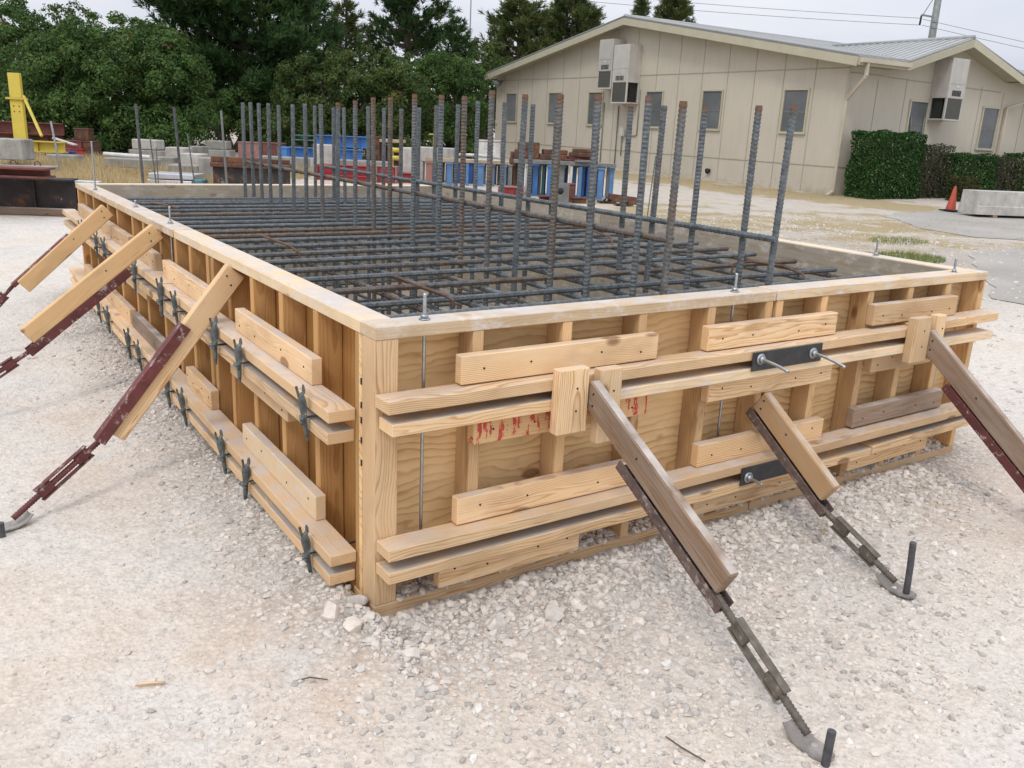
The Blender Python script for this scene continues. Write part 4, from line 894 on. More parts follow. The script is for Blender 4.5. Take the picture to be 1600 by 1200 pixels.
def pipe(pts, w=.085):
    for a, b in zip(pts[:-1], pts[1:]): dn.board(a, b, w, w * .75, E1 if abs((Vector(b) - Vector(a)).normalized().z) > .3 else (0, 0, 1), .012)
pipe([HP(-.64, -.20, EZ - .12), HP(-.64, -.20, EZ - .42), HP(-.06, -.07, 2.47), HP(-.06, -.07, .30), HP(-.06, -.28, .20)])
dn.build('downspout', M['gutter'], hall); dn = MB(); pipe([HP(-.64, 7.45, EZ - .12), HP(-.64, 7.45, 3.02), HP(-.06, 6.62, 2.62), HP(-.06, 6.62, .3)]); dn.build('downspout', M['gutter'], hall)
def conduit(*P): MB().tube(list(P), .018, 6).build('conduit', M['grey'], hall)
for s, z0, z1 in ((9.88, .42, 2.4), (9.06, .4, 2.3), (8.76, .73, 1.35)): conduit(HP(s, -.03, z1), HP(s, -.03, z0))
conduit(HP(8.0, -.03, 2.8), HP(8.0, -.03, 1.4), HP(8.1, -.03, 1.38), HP(8.58, -.03, 1.38)); conduit(HP(-.03, 3.1, 2.2), HP(-.03, 3.1, .4)); conduit(HP(-.03, 2.55, 2.2), HP(-.03, 2.6, 1.9), HP(-.03, 2.6, .4))
MB().box(HP(8.66, -.12, 1.36) - Vector((.05, .07, 0)), HP(8.66, -.12, 1.62) + Vector((.05, .07, 0)), .005).build('meter_box', M['acbox'], hall)
MB().tube([HP(4.5, -.0, .52), HP(4.5, -.10, .50)], .07, 10, True, [.05, .085]).build('hose_vent', M['dark'], hall)
fl = empty('floodlight', HP(16.8, -.12, 3.12), 'grey floodlight on the far left corner of the hall gable', 'floodlight')
MB().board(HP(16.8, 0, 3.20), HP(16.8, -.16, 3.20), .05, .05, (0, 0, 1), .004).build('arm', M['grey'], fl)
MB().tube([HP(16.8, -.10, 3.16), HP(16.8, -.22, 3.12), HP(16.8, -.34, 3.06)], .1, 12, True, [.07, .12, .16]).build('lamp_head', M['grey'], fl)
def ac(plane, c, z0, z1, wd, dep, lab):
    if plane == 1: P = lambda a, o, z: HP(c + a, -o, z); A, O = E1, -E2
    else: P = lambda a, o, z: HP(-o, c + a, z); A, O = E2, -E1
    e = empty('air_conditioner', P(0, dep / 2, z0), lab, 'air conditioner', 'wall mounted air conditioners on the hall'); h = wd / 2; zs = z0 + (z1 - z0) * .36
    up = MB(); up.board(P(0, dep / 2, zs), P(0, dep / 2, z1), wd, dep, A, .01)
    up.board(P(-h + .02, dep + .004, z0 + (z1 - z0) * .60), P(h - .02, dep + .004, z0 + (z1 - z0) * .60), .012, .008, (0, 0, 1), .001)
    up.build('cabinet', M['acbox'], e)
    fr = MB()
    for a in (-h + .025, h - .025): 
        for o in (.03, dep - .03): fr.board(P(a, o, z0 + .045), P(a, o, zs - .001), .05, .05, A, .003)
    fr.board(P(-h, dep / 2, z0 + .022), P(h, dep / 2, z0 + .022), .044, dep, (0, 0, 1), .004); fr.build('frame', M['acbox'], e)
    gr = MB(); gr.board(P(0, dep - .02, z0 + .046), P(0, dep - .02, zs - .002), wd - .11, .02, A, .001)
    for k in range(12): zz = z0 + .06 + (zs - z0 - .08) * k / 11; gr.board(P(-h + .055, dep - .004, zz), P(h - .055, dep - .004, zz), .008, .010, (0, 0, 1), .001)
    gr.build('coil_grille', M['acgrille'], e)
    MB().board(P(0, dep / 2 - .05, z0 + .05), P(0, dep / 2 - .05, zs - .01), wd - .16, dep - .22, A, .002).build('coil_core', M['dark'], e)
    sv = MB()
    for k in range(6): a = -h * .45 + h * .9 * k / 5; sv.board(P(a, dep + .004, zs + .06), P(a, dep + .004, zs + .20), .045, .006, A, .001)
    sv.build('vent_slot', M['dark'], e)
    MB().board(P(-.06, dep + .005, zs + .30), P(.08, dep + .005, zs + .30), .06, .004, (0, 0, 1), .001).build('name_badge', M['white'], e)
ac(1, 8.48, 2.35, 4.12, .80, .52, 'nearer and larger pale air conditioner hung on the hall gable')
ac(1, 9.34, 2.80, 4.32, .76, .50, 'farther pale air conditioner partly behind its neighbour on the gable')
ac(2, 3.56, 2.15, 3.68, .70, .50, 'tall pale air conditioner hung under the small cross gable above the hedges')

# ------------------------------------------------------------------ foliage
def leafmesh(C, Nn, ln, wd, lv, shape='leaf'):
    n = len(C); r = rng.normal(size=(n, 3)); T = np.cross(Nn, r); T /= np.linalg.norm(T, axis=1)[:, None] + 1e-9; B = np.cross(Nn, T)
    a = T * ln[:, None]; b = B * wd[:, None]
    if shape == 'leaf': V = np.stack([C - a * .5, C + b * .5 + Nn * ln[:, None] * .08, C + a * .55, C - b * .5 + Nn * ln[:, None] * .08], 1)
    return V.reshape(-1, 3), np.arange(4 * n).reshape(n, 4), lv
def finish(name, V, F, lv, mat, parent):
    o0 = np.array(parent.location) if parent is not None else 0
    me = raw_mesh(name, V - o0, F); at = me.attributes.new('lv', 'FLOAT', 'FACE'); at.data.foreach_set('value', lv.astype(np.float32)); return link(name, me, mat, parent)
def unit(n):
    v = rng.normal(size=(n, 3)); return v / np.linalg.norm(v, axis=1)[:, None]
def clumps(blobs, nper, rc):
    C = []; Nn = []; Rr = []
    for (cx, cy, cz, rx, ry, rz) in blobs:
        k = max(6, int(nper * (rx * ry + ry * rz + rx * rz) / 3)); u = unit(k); u[:, 2] = np.where(u[:, 2] < -.55, -u[:, 2], u[:, 2])
        f = 1 - np.abs(rng.normal(0, .16, k)); f = np.where(rng.random(k) < .22, rng.uniform(.3, .8, k), f)
        C.append(np.array([cx, cy, cz]) + u * np.array([rx, ry, rz]) * f[:, None]); Nn.append(u); Rr.append(rng.uniform(.6, 1.35, k) * rc)
    return np.vstack(C), np.vstack(Nn), np.concatenate(Rr)
def broadleaf(name, lab, base, blobs, nper, rc, leaves, size, mat, group, trunk=True):
    e = empty(name, base, lab, 'tree' if 'tree' in name else 'bush', group)
    C, Nn, Rr = clumps(blobs, nper, rc); k = len(C); idx = np.repeat(np.arange(k), leaves); n = len(idx)
    u = unit(n) + Nn[idx] * .7 + np.array([0, 0, .35]); u /= np.linalg.norm(u, axis=1)[:, None]
    P = C[idx] + u * (Rr[idx] * rng.uniform(.55, 1.08, n))[:, None]
    nn = u + rng.normal(0, .55, (n, 3)); nn /= np.linalg.norm(nn, axis=1)[:, None]
    tone = rng.random(k) * .45; lv = np.clip(tone[idx] + rng.random(n) * .55, 0, 1); lv = np.where(rng.random(n) < .006, 1., np.minimum(lv, .93))
    rusty = (rng.random(k) < .02)[idx] & (rng.random(n) < .25); lv = np.where(rusty, .99, lv)
    V, F, lv = leafmesh(P, nn, size * rng.uniform(.7, 1.4, n), size * rng.uniform(.4, .7, n), lv)
    finish('crown', V, F, lv, mat, e)
    mb = MB(); b = Vector(base)
    for (cx, cy, cz, rx, ry, rz) in blobs:
        for q in range(5):
            a = rnd.uniform(0, 6.28); tip = Vector((cx + math.cos(a) * rx * .55, cy + math.sin(a) * ry * .55, cz + rnd.uniform(-.1, .6) * rz)); m_ = b.lerp(tip, .5) + Vector((0, 0, .15))
            mb.tube([b + Vector((rnd.uniform(-.1, .1), rnd.uniform(-.1, .1), -.1)), m_, tip], .05, 6, True, [.085, .05, .015])
    mb.build('trunk', M['bark'], e); return e
def pine(name, lab, base, H, Rw, z_low, ntuft, blade, mat, group, lean=0, seedtop=.35, ex=1.6, mass=()):
    e = empty(name, base, lab, 'pine tree', group); b = Vector(base); top = b + Vector((lean, 0, H))
    tr = MB(); tr.tube([b + Vector((0, 0, -.2)), b.lerp(top, .5), top], .1, 8, True, [.02 * H + .05, .012 * H + .03, .02])
    C = []; U = []
    nb = int(18 + H * 3)
    for i in range(nb):
        k = (i + rnd.random()) / nb; z = z_low + (H - z_low) * k ** .9; rad = Rw * (1 - ((z - z_low) / (H - z_low + .3)) ** ex) * rnd.uniform(.65, 1.1) + .25 * seedtop
        a = i * 2.4 + rnd.uniform(-.5, .5); o = b.lerp(top, z / H); tip = o + Vector((math.cos(a) * rad, math.sin(a) * rad, rad * rnd.uniform(.15, .45)))
        tr.tube([o, o.lerp(tip, .55) + Vector((0, 0, -.03 * rad)), tip], .02, 5, True, [.012 * H * (1 - k) + .02, .018, .007])
        m = max(4, int(ntuft * rad / nb / Rw * 1.6))
        for q in range(m):
            f = rnd.uniform(.25, 1.03) ** .7; p = o.lerp(tip, f) + Vector((rnd.gauss(0, .17), rnd.gauss(0, .17), rnd.gauss(.05, .13))) * (.6 + .35 * rad)
            C.append(p); dv = (tip - o).normalized() + Vector((rnd.gauss(0, .4), rnd.gauss(0, .4), rnd.uniform(.2, 1.0))); U.append(dv.normalized())
    tr.build('trunk', M['bark'], e)
    for (cx, cy, cz, rx, ry, rz) in mass:
        kq = int(34 * (rx * ry + ry * rz + rx * rz)); uq = unit(kq); fq = rng.uniform(.45, 1.05, kq)
        for v_, f_2 in zip(uq, fq): C.append(Vector((cx + v_[0] * rx * f_2, cy + v_[1] * ry * f_2, cz + v_[2] * rz * f_2))); U.append((Vector(v_) * .7 + Vector((rnd.gauss(0, .3), rnd.gauss(0, .3), .6))).normalized())
    C = np.array([tuple(c) for c in C]); U_ = np.array([tuple(c) for c in U]); k = len(C); nbld = 22; idx = np.repeat(np.arange(k), nbld); n = len(idx)
    dr = U_[idx] * .9 + unit(n) * .75; dr /= np.linalg.norm(dr, axis=1)[:, None]; ln = blade * rng.uniform(.6, 1.25, n); st = C[idx] + U_[idx] * (rng.uniform(-.5, .5, n) * blade)[:, None]
    sdv = np.cross(dr, unit(n)); sdv /= np.linalg.norm(sdv, axis=1)[:, None] + 1e-9; wv = (blade * .075)
    V = np.stack([st - sdv * wv, st + sdv * wv, st + dr * ln[:, None] + sdv * wv * .4, st + dr * ln[:, None] - sdv * wv * .4], 1).reshape(-1, 3)
    lv = np.clip(rng.random(k)[idx] * .6 + rng.random(n) * .4, 0, 1); finish('crown', V, np.arange(4 * n).reshape(n, 4), lv, mat, e); return e
G1 = 'trees and bushes behind the yard'
def Bl(u, D, z, ru, rd, rz):
    p = yard(u, D, z); return (p.x, p.y, p.z, ru, rd, rz)
broadleaf('broadleaf_tree', 'big rounded broadleaf tree filling the left behind the yellow post', tuple(yard(-11.4, 25.5)), [Bl(-11.9, 25.4, 1.5, 2.5, 2.3, 1.7), Bl(-11.2, 25.6, 2.35, 2.2, 2.0, 1.45), Bl(-9.9, 25.2, 1.55, 1.25, 1.5, 1.6), Bl(-13.6, 25.8, 2.2, 1.7, 1.6, 1.5), Bl(-11.4, 24.8, .9, 2.6, 1.4, .9), Bl(-10.1, 25.4, 2.6, 1.0, 1.1, .8), Bl(-11.8, 24.3, .65, 2.7, .9, .7), Bl(-9.6, 24.6, .7, 1.0, .9, .7)], 40, .30, 120, .095, M['leafA'], G1)
pine('pine_tree', 'large dark pine rising behind the rounded broadleaf tree', tuple(yard(-9.75, 32)), 9.4, 3.2, .5, 5000, .24, M['needle'], G1, 0, .35, 3.0, [Bl(-9.7, 32, 3.4, 2.3, 1.8, 2.6), Bl(-8.3, 32, 4.0, 1.7, 1.5, 2.0), Bl(-11.2, 32, 4.2, 1.5, 1.5, 1.6), Bl(-9.6, 32, 6.2, 2.2, 1.6, 1.8), Bl(-9.5, 31.5, 1.8, 1.5, 1.2, 1.2)])
broadleaf('broadleaf_bush', 'wide olive bush behind the blue girders', tuple(yard(-5.9, 29)), [Bl(-6.4, 29, 1.6, 1.6, 1.5, 1.7), Bl(-5.0, 29.2, 2.0, 1.7, 1.5, 1.55), Bl(-4.2, 29.4, 1.4, 1.5, 1.4, 1.6), Bl(-7.2, 29.2, 1.2, 1.1, 1.2, 1.5), Bl(-5.6, 28.4, .7, 2.6, 1.0, .9), Bl(-7.6, 28.6, .8, 1.0, 1.0, .9)], 40, .30, 110, .095, M['leafB'], G1)
broadleaf('broadleaf_bush', 'dark green bush between the olive bush and the hall corner', tuple(yard(-2.4, 32)), [Bl(-3.7, 32, 1.8, 1.4, 1.4, 1.75), Bl(-2.75, 32, 2.0, 1.3, 1.4, 1.75), Bl(-2.2, 33.0, 1.8, .85, 1.2, 1.75), Bl(-3.1, 31.2, .7, 1.8, 1.0, .9)], 40, .30, 110, .095, M['leafA'], G1)
pine('pine_tree', 'airy pine with visible pale trunk above the olive bush', tuple(yard(-5.15, 39)), 8.6, 1.9, 3.3, 1500, .22, M['needle'], G1, .3, .35, 3.)
pine('pine_tree', 'small scruffy pine left of the airy pine', tuple(yard(-7.2, 37)), 5.5, 1.0, 2.3, 420, .20, M['needle2'], G1)
pine('pine_tree', 'little pine top right of the airy pine', tuple(yard(-2.85, 37)), 5.0, .7, 2.5, 330, .18, M['needle'], G1)
pine('pine_tree', 'yellowish pine left above the hall eave', tuple(yard(-.55, 50)), 7.3, 1.9, 3.4, 1100, .26, M['needle2'], G1, 0, .35, 2.6)
pine('pine_tree', 'bright pine close above the hall roof slope', tuple(yard(2.35, 52)), 8.1, 1.9, 3.8, 1300, .27, M['needle2'], G1, 0, .35, 2.6)
pine('pine_tree', 'small round treetop just right of the hall ridge', tuple(yard(7.0, 60)), 9.0, .35, 7.4, 130, .22, M['needle2'], G1)
pine('pine_tree', 'wider treetop peeping over the hall roof right of the ridge', tuple(yard(9.1, 60)), 9.3, 1.0, 7.0, 420, .24, M['needle2'], G1, 0, .35, 3.)
broadleaf('broadleaf_tree', 'dark tree at the far upper left edge', tuple(yard(-18.6, 33)), [Bl(-18.7, 33, 3.0, 1.2, 1.3, 2.6), Bl(-17.9, 33, 1.8, 1.8, 1.3, 1.8)], 26, .36, 70, .14, M['leafA'], G1)
broadleaf('broadleaf_tree', 'light feathery treetop above the rounded broadleaf tree', tuple(yard(-15.2, 31)), [Bl(-15.1, 31, 3.6, .9, .9, 1.0), Bl(-15.6, 31, 2.4, 1.4, 1.2, 1.4)], 22, .3, 60, .10, M['leafB'], G1)
broadleaf('broadleaf_bush', 'dark low shrubs in the gap under the large pine', tuple(yard(-9.3, 29)), [Bl(-9.2, 29.5, 1.0, 1.3, 1.0, 1.15), Bl(-8.3, 30, .8, .9, .9, 1.0), Bl(-10.4, 30, .9, .9, .9, 1.1)], 34, .3, 90, .095, M['leafA'], G1)
broadleaf('broadleaf_tree', 'olive tree filling the gap beside the left eave of the hall', tuple(yard(-1.9, 44)), [Bl(-2.0, 44, 2.9, 1.5, 1.3, 2.3), Bl(-3.0, 44, 2.6, 1.3, 1.2, 2.0), Bl(-1.4, 45, 3.2, .9, 1.0, 1.7)], 22, .36, 90, .14, M['leafB'], G1)
# far wood closing the gaps
blobs = [Bl(u, rnd.uniform(52, 60), rnd.uniform(.6, 1.9), rnd.uniform(2.4, 3.6), 2, rnd.uniform(1.6, 2.8)) for u in np.arange(-46, 4, 2.6)]
C, Nn, Rr = clumps(blobs, 9, .5); k = len(C); idx = np.repeat(np.arange(k), 46); n = len(idx); u = unit(n) + Nn[idx] * .6; u /= np.linalg.norm(u, axis=1)[:, None]
P = C[idx] + u * (Rr[idx] * rng.uniform(.5, 1.1, n))[:, None]; V, F, lv = leafmesh(P, u, .30 * rng.uniform(.7, 1.4, n), .2 * rng.uniform(.7, 1.2, n), rng.random(n) * .9)
fo = finish('far_wood', V, F, lv, M['leafA'], None); tag(fo, 'far green wood seen through the gaps between trunks', 'wood', kind='stuff')

def hedge(lab, s0, s1, t0_, t1_, z0, z1, n, size, mat, dens_noise=0.):
    """clipped box hedge in hall coordinates (s along the gable, t along the side wall)"""
    c = HP((s0 + s1) / 2, (t0_ + t1_) / 2, z0); e = empty('hedge', c, lab, 'hedge', 'clipped hedges along the hall side')
    ds, dt, dz = s1 - s0, t1_ - t0_, z1 - z0; ar = np.array([ds * dz, ds * dz, dt * dz, dt * dz, ds * dt]); fc = rng.choice(5, n, p=ar / ar.sum()); a = rng.random(n); b_ = rng.random(n)
    dep = np.abs(rng.normal(0, .05 + dens_noise, n)); s = np.where(fc < 2, a * ds, np.where(fc == 2, dep, np.where(fc == 3, ds - dep, a * ds))); t = np.where(fc == 0, dep, np.where(fc == 1, dt - dep, np.where(fc < 4, a * dt, b_ * dt))); z = np.where(fc == 4, dz - dep, b_ * dz)
    wob = .035 * np.sin(s * 7 + z * 5) + .03 * np.sin(t * 6 - z * 8)
    nl = np.array([[0, -1, 0], [0, 1, 0], [-1, 0, 0], [1, 0, 0], [0, 0, 1]], float)[fc]
    s = s + nl[:, 0] * wob; t = t + nl[:, 1] * wob; z = z + nl[:, 2] * wob
    P = np.array([tuple(HP(0, 0, 0))]) + np.outer(s + s0, np.array(E1)) + np.outer(t + t0_, np.array(E2)); P[:, 2] = z0 + z
    nn = np.outer(nl[:, 0], np.array(E1)) + np.outer(nl[:, 1], np.array(E2)); nn[:, 2] = nl[:, 2]; nn = nn + rng.normal(0, .6, nn.shape) + np.array([0, 0, .3]); nn /= np.linalg.norm(nn, axis=1)[:, None]
    V, F, lv = leafmesh(P, nn, size * rng.uniform(.7, 1.4, n), size * rng.uniform(.45, .8, n), np.where(rng.random(n) < .05, 1., rng.random(n) * .93))
    finish('crown', V, F, lv, mat, e)
    tw = MB()
    for q in range(46):
        sa, ta = rnd.uniform(s0 + .08, s1 - .08), rnd.uniform(t0_ + .08, t1_ - .08); sb, tb_ = rnd.uniform(s0 + .05, s1 - .05), rnd.uniform(t0_ + .05, t1_ - .05)
        tw.tube([HP(sa, ta, z0 - .05), HP((sa + sb) / 2, (ta + tb_) / 2, z0 + dz * .5), HP(sb, tb_, z1 - .06)], .01, 5, True, [.016, .011, .005])
    tw.build('trunk', M['bark'], e)
hedge('tallest dark green clipped hedge block at the hall corner', -1.05, -.28, .05, 1.9, .18, 1.76, 16000, .055, M['hedge'])
hedge('thin brownish hedge block beside the tallest green block', -1.0, -.30, 1.95, 3.25, .18, 1.52, 5600, .050, M['hedgedry'], .09)
hedge('low olive clipped hedge stub behind the orange cone', -1.9, -1.35, 2.55, 3.15, .18, .80, 4200, .045, M['hedgeolive'])
hedge('medium green hedge block under the second side window', -1.0, -.30, 3.35, 5.2, .18, 1.32, 10000, .055, M['hedge'])
hedge('thin brown green hedge block between two green blocks', -.98, -.30, 5.25, 6.4, .18, 1.30, 5000, .05, M['hedgedry'], .07)
hedge('dark green hedge block at the right edge of the photo', -1.1, -.30, 6.45, 9.5, .18, 1.42, 12000, .055, M['hedge'])

def grassblades(name, x, y, h, mat, lab, cat):
    n = len(x); z = ground_z(x, y, False); a = rng.uniform(0, 6.28, n); ln = rng.normal(0, .28, (n, 2)) * h[:, None]; wv = .004 + .012 * h; dx = np.cos(a) * wv; dy = np.sin(a) * wv
    V = np.stack([np.stack([x - dx, y - dy, z - .01], -1), np.stack([x + dx, y + dy, z - .01], -1), np.stack([x + ln[:, 0], y + ln[:, 1], z + h], -1)], 1).reshape(-1, 3)
    me = raw_mesh(name, V, np.arange(3 * n).reshape(n, 3)); at = me.attributes.new('lv', 'FLOAT', 'FACE'); at.data.foreach_set('value', rng.random(n).astype(np.float32))
    tag(link(name, me, mat), lab, cat, kind='stuff')
def patch(n, u0, u1, d0, d1):
    u = U(u0, u1, n); D = U(d0, d1, n); return CAM.x + rgt2[0] * u + fwd2[0] * D, CAM.y + rgt2[1] * u + fwd2[1] * D
parts_ = [patch(34000, -10.5, -6.3, 15.5, 21.5), patch(12000, -7.2, -4.8, 16.5, 22), patch(6000, -12.5, -9, 18, 23)]
x = np.concatenate([p[0] for p in parts_]); y = np.concatenate([p[1] for p in parts_]); dn_ = vnoise(x, y, 1.1, 21); kp = rng.random(len(x)) < np.clip(dn_ * 2.2 - .25, 0, 1); x, y, dn_ = x[kp], y[kp], dn_[kp]
grassblades('dry_grass', x, y, (.06 + .22 * rng.random(len(x)) ** 1.5) * (.4 + dn_), M['drygrass'], 'tall straw coloured dry grass among the concrete blocks', 'grass')
q = U(0, 1, 15000); s_ = U(-1.0, 15, 15000); o_ = np.abs(rng.normal(0, 1.0, 15000)); x = np.array([HP(a, -.15 - b, 0)[0] for a, b in zip(s_, o_)]); y = np.array([HP(a, -.15 - b, 0)[1] for a, b in zip(s_, o_)])
x2, y2 = patch(9000, 2.0, 12, 12.5, 17.5); x = np.concatenate([x, x2]); y = np.concatenate([y, y2]); kp = vnoise(x, y, .9, 23) > .5; x, y = x[kp], y[kp]
grassblades('straw_turf', x, y, .012 + .04 * rng.random(len(x)) ** 2, M['drygrass'], 'short dry turf before the beige hall', 'grass')
gx_, gy_ = [], []
for cx, cy, r_, n_ in ((9.55, 4.45, .55, 2600), (8.2, 3.05, .35, 1300), (11.2, 5.6, .45, 600), (7.9, 4.9, .3, 350)):
    a = U(0, 6.28, n_); rr2 = r_ * np.sqrt(rng.random(n_)); gx_.append(cx + rr2 * np.cos(a) * 1.2); gy_.append(cy + rr2 * np.sin(a) * .8)
x = np.concatenate(gx_); y = np.concatenate(gy_); grassblades('green_grass', x, y, .02 + .05 * rng.random(len(x)), M['greengrass'], 'green grass tufts along the asphalt edge', 'grass')

# ------------------------------------------------------------------ yard clutter
def yb(mb, u, D, wd, dep, z0, z1, c=.012, rot=0.):
    a = yard(u, D + dep / 2, 0); r = Vector((rgt2[0], rgt2[1], 0)); fdir = Vector((fwd2[0], fwd2[1], 0)); ca, sa = math.cos(rot), math.sin(rot); r2 = r * ca + fdir * sa; f2 = -r * sa + fdir * ca
    p = Vector((a.x, a.y, (z0 + z1) / 2)); return mb.board(p - r2 * wd / 2, p + r2 * wd / 2, z1 - z0, dep, (0, 0, 1), c)
def G_(u, D): return float(yard(u, D).z)
GC = 'concrete blocks standing in the yard'
def block(u, D, wd, z0, z1, lab, mat='concrete', dep=.45, rot=0., grounded=False, group=GC, lugs=0, name='concrete_block', cat='concrete block'):
    if grounded: z0 = G_(u, D) - .03
    e = empty(name, yard(u, D + dep / 2, z0), lab, cat, group); mb = MB(); yb(mb, u, D, wd, dep, z0, z1, .018, rot); mb.build('body', M[mat], e)
    if lugs:
        lb = MB()
        for k in range(lugs):
            p = yard(u + (k - (lugs - 1) / 2) * wd * .45, D + dep * .4, z1); lb.tube([p + Vector((-.05, 0, -.01)), p + Vector((-.045, 0, .06)), p + Vector((.0, 0, .085)), p + Vector((.045, 0, .06)), p + Vector((.05, 0, -.01))], .010, 6)
        lb.build('lifting_loop', M['brown'], e)
block(-9.62, 17.2, 1.05, 0, .32, 'long low concrete block under the upright one at the far left', lugs=2, grounded=True)
block(-9.93, 17.35, .58, .405, .80, 'upright concrete block on top of the long low block at left')
block(-10.05, 19.55, .62, 0, .43, 'plain concrete block carrying the yellow beam', grounded=True)
block(-8.15, 18.6, 1.02, .285, .47, 'upper block of the grassy two high concrete row', 'concretedark', rot=.06)
block(-8.10, 18.5, 1.02, 0, .28, 'lower block of the grassy two high concrete row', 'concretedark', grounded=True)
block(-9.20, 22.0, .64, .525, .76, 'small pale block at the top of the pile by the tree', 'concretelight', .4, -.12)
block(-9.18, 21.95, .83, 0, .515, 'grey block under the small pale block by the tree', 'concrete', grounded=True)
block(-7.93, 19.9, .42, 0, .47, 'squat grey block right of the grassy row', 'concrete', grounded=True)
block(-8.15, 21.2, .50, 0, .64, 'block with flat top behind the squat grey one', 'concretelight', grounded=True)
block(-7.86, 21.75, .34, 0, .67, 'brownish block behind the thick dark post', 'concretedark', .35, 0, True)
block(-7.36, 20.0, .48, 0, .57, 'block with square hollow between two thin rods', 'concretelight', grounded=True)
block(-6.82, 18.0, .60, 0, .43, 'low slab edged block behind the silver sheets', 'concrete', .5, .08, True)
block(-6.22, 17.7, .30, 0, .61, 'narrow upright block left of the dark steel bin', 'concrete', .35, 0, True)
block(-7.83, 23.1, .52, .565, .78, 'two tone block highest in the middle of the yard', 'concretedark', .4)
block(-7.82, 23.05, .66, 0, .56, 'wide block beneath the two tone block', 'concrete', .5, 0, True)
block(-4.76, 21.5, 3.1, 0, .53, 'long tan concrete barrier under the blue girders', 'concrete', .4, 0, True)
block(-4.60, 20.8, .46, 0, .88, 'tan upright block standing among the blue girders', 'concretelight', .35, 0, True)
block(-2.62, 20.5, .26, 0, .91, 'tall narrow white block right of the yellow spools', 'concretelight', .4, 0, True)
e = empty('portal_block', yard(-1.98, 20.7), 'white concrete portal frame block behind the posts', 'concrete block', GC); mb = MB(); yb(mb, -1.98, 20.5, .80, .45, .62, .94, .015); mb.build('lintel', M['concretelight'], e)
mb = MB(); yb(mb, -2.32, 20.5, .12, .45, .10, .619, .012); mb.build('leg', M['concretelight'], e); mb = MB(); yb(mb, -1.64, 20.5, .12, .45, .10, .619, .012); mb.build('leg', M['concretelight'], e)
block(-4.72, 20.9, .40, .28, .57, 'broken leaning pale slab before the blue girder', 'concretelight', .10, .25, True)

def ibeam(u0, u1, D0, D1, z0, z1, bf, lab, mat, name='steel_beam', group='steel beams stored in the yard', cat='steel beam', stiff=0):
    p = yard(u0, D0, 0); q = yard(u1, D1, 0); p.z = q.z = (z0 + z1) / 2; h = z1 - z0; e = empty(name, (p + q) / 2 - Vector((0, 0, h / 2)), lab, cat, group); up = Vector((0, 0, 1))
    fl_ = MB()
    for s in (-1, 1): fl_.board(p + up * s * (h / 2 - .012), q + up * s * (h / 2 - .012), .024, bf, up, .003)
    fl_.build('flange', M[mat], e); wb = MB().board(p, q, h - .050, .018, up, .001)
    sd = (q - p).cross(up).normalized()
    for k in range(stiff):
        c = p.lerp(q, (k + .5) / stiff)
        for s in (-1, 1): wb.board(c + sd * s * bf * .27, c + sd * s * (bf * .27 + .001), h - .05, .012, up, .001) if 0 else wb.board(c + sd * s * .011 - up * (h / 2 - .026), c + sd * s * .011 + up * (h / 2 - .026), bf * .42, .010, sd, .001)
    wb.build('web', M[mat], e); return e
ibeam(-11.0, -10.22, 20.15, 20.15, .44, .68, .26, 'short yellow girder lying on the plain block', 'yellow', stiff=2)
e = empty('yellow_post', yard(-11.66, 21.0), 'tall yellow steel post with bolted flange and slanting stay', 'post'); b = yard(-11.66, 21.0)
mb = MB(); fdir = Vector((fwd2[0], fwd2[1], 0)); rdir = Vector((rgt2[0], rgt2[1], 0))
mb.board(b, b + Vector((0, 0, 1.36)), .10, .29, fdir, .006); mb.board(b + Vector((0, 0, 1.41)), Vector((b.x, b.y, 2.12)), .10, .27, fdir, .006); mb.build('column', M['yellow'], e)
mb = MB().board(b + Vector((0, 0, 1.362)), b + Vector((0, 0, 1.408)), .20, .42, fdir, .004); mb.build('flange', M['yellow'], e)
mb = MB().board(b + rdir * .16 + Vector((0, 0, 1.45)), b + rdir * .86 + fdir * -.7 + Vector((0, 0, .60)), .05, .05, fdir, .004); mb.build('stay', M['yellow'], e)
bo = MB()
for dx in (-.06, .06):
    for z in (1.10, 1.22): q = b - fdir * .05 + rdir * dx + Vector((0, 0, z)); bo.cyl(q, q - fdir * .012, .014, 8)
bo.build('bolt', M['brown'], e)
for i, (u0, u1, D, z0, z1, lab) in enumerate(((-13.6, -11.75, 22.6, .19, .46, 'lowest rust red beam in the pile behind the yellow post'), (-13.7, -11.8, 22.7, .465, .72, 'middle rust red beam in the pile behind the yellow post'), (-13.5, -11.72, 22.65, .725, 1.02, 'topmost rust red beam in the pile behind the yellow post'))): ibeam(u0, u1, D, D + .5, z0, z1, .24, lab, 'redrust', stiff=3)
def crate(u, D, wd, dep, z0, z1, lab, mat, name, cat, group=None, rot=0., grounded=False, lip=True):
    if grounded: z0 = G_(u, D) - .02
    e = empty(name, yard(u, D + dep / 2, z0), lab, cat, group); mb = MB(); yb(mb, u, D, wd, dep, z0, z1 - (.03 if lip else 0), .01, rot); mb.build('body', M[mat], e)
    if lip:
        mb = MB(); yb(mb, u, D - .012, wd + .024, dep + .024, z1 - .0295, z1, .006, rot); mb.build('cap', M[mat], e)
GB = 'steel box sections stacked in the yard'
crate(-11.26, 22.5, .51, .5, .455, .64, 'brown box section on the left of the stack by the tree', 'redrust', 'box_section', 'box section', GB)
crate(-10.90, 22.55, .27, .5, 0, .64, 'dark brown box section on the right of the stack by the tree', 'brown', 'box_section', 'box section', GB, 0, True)
crate(-11.10, 22.7, .34, .4, .645, .93, 'tallest brown box section leaning on the stack by the tree', 'brown', 'box_section', 'box section', GB, .1)
crate(-11.15, 22.4, .42, .5, 0, .45, 'red painted box section at the bottom of the stack', 'redp', 'box_section', 'box section', GB, 0, True)
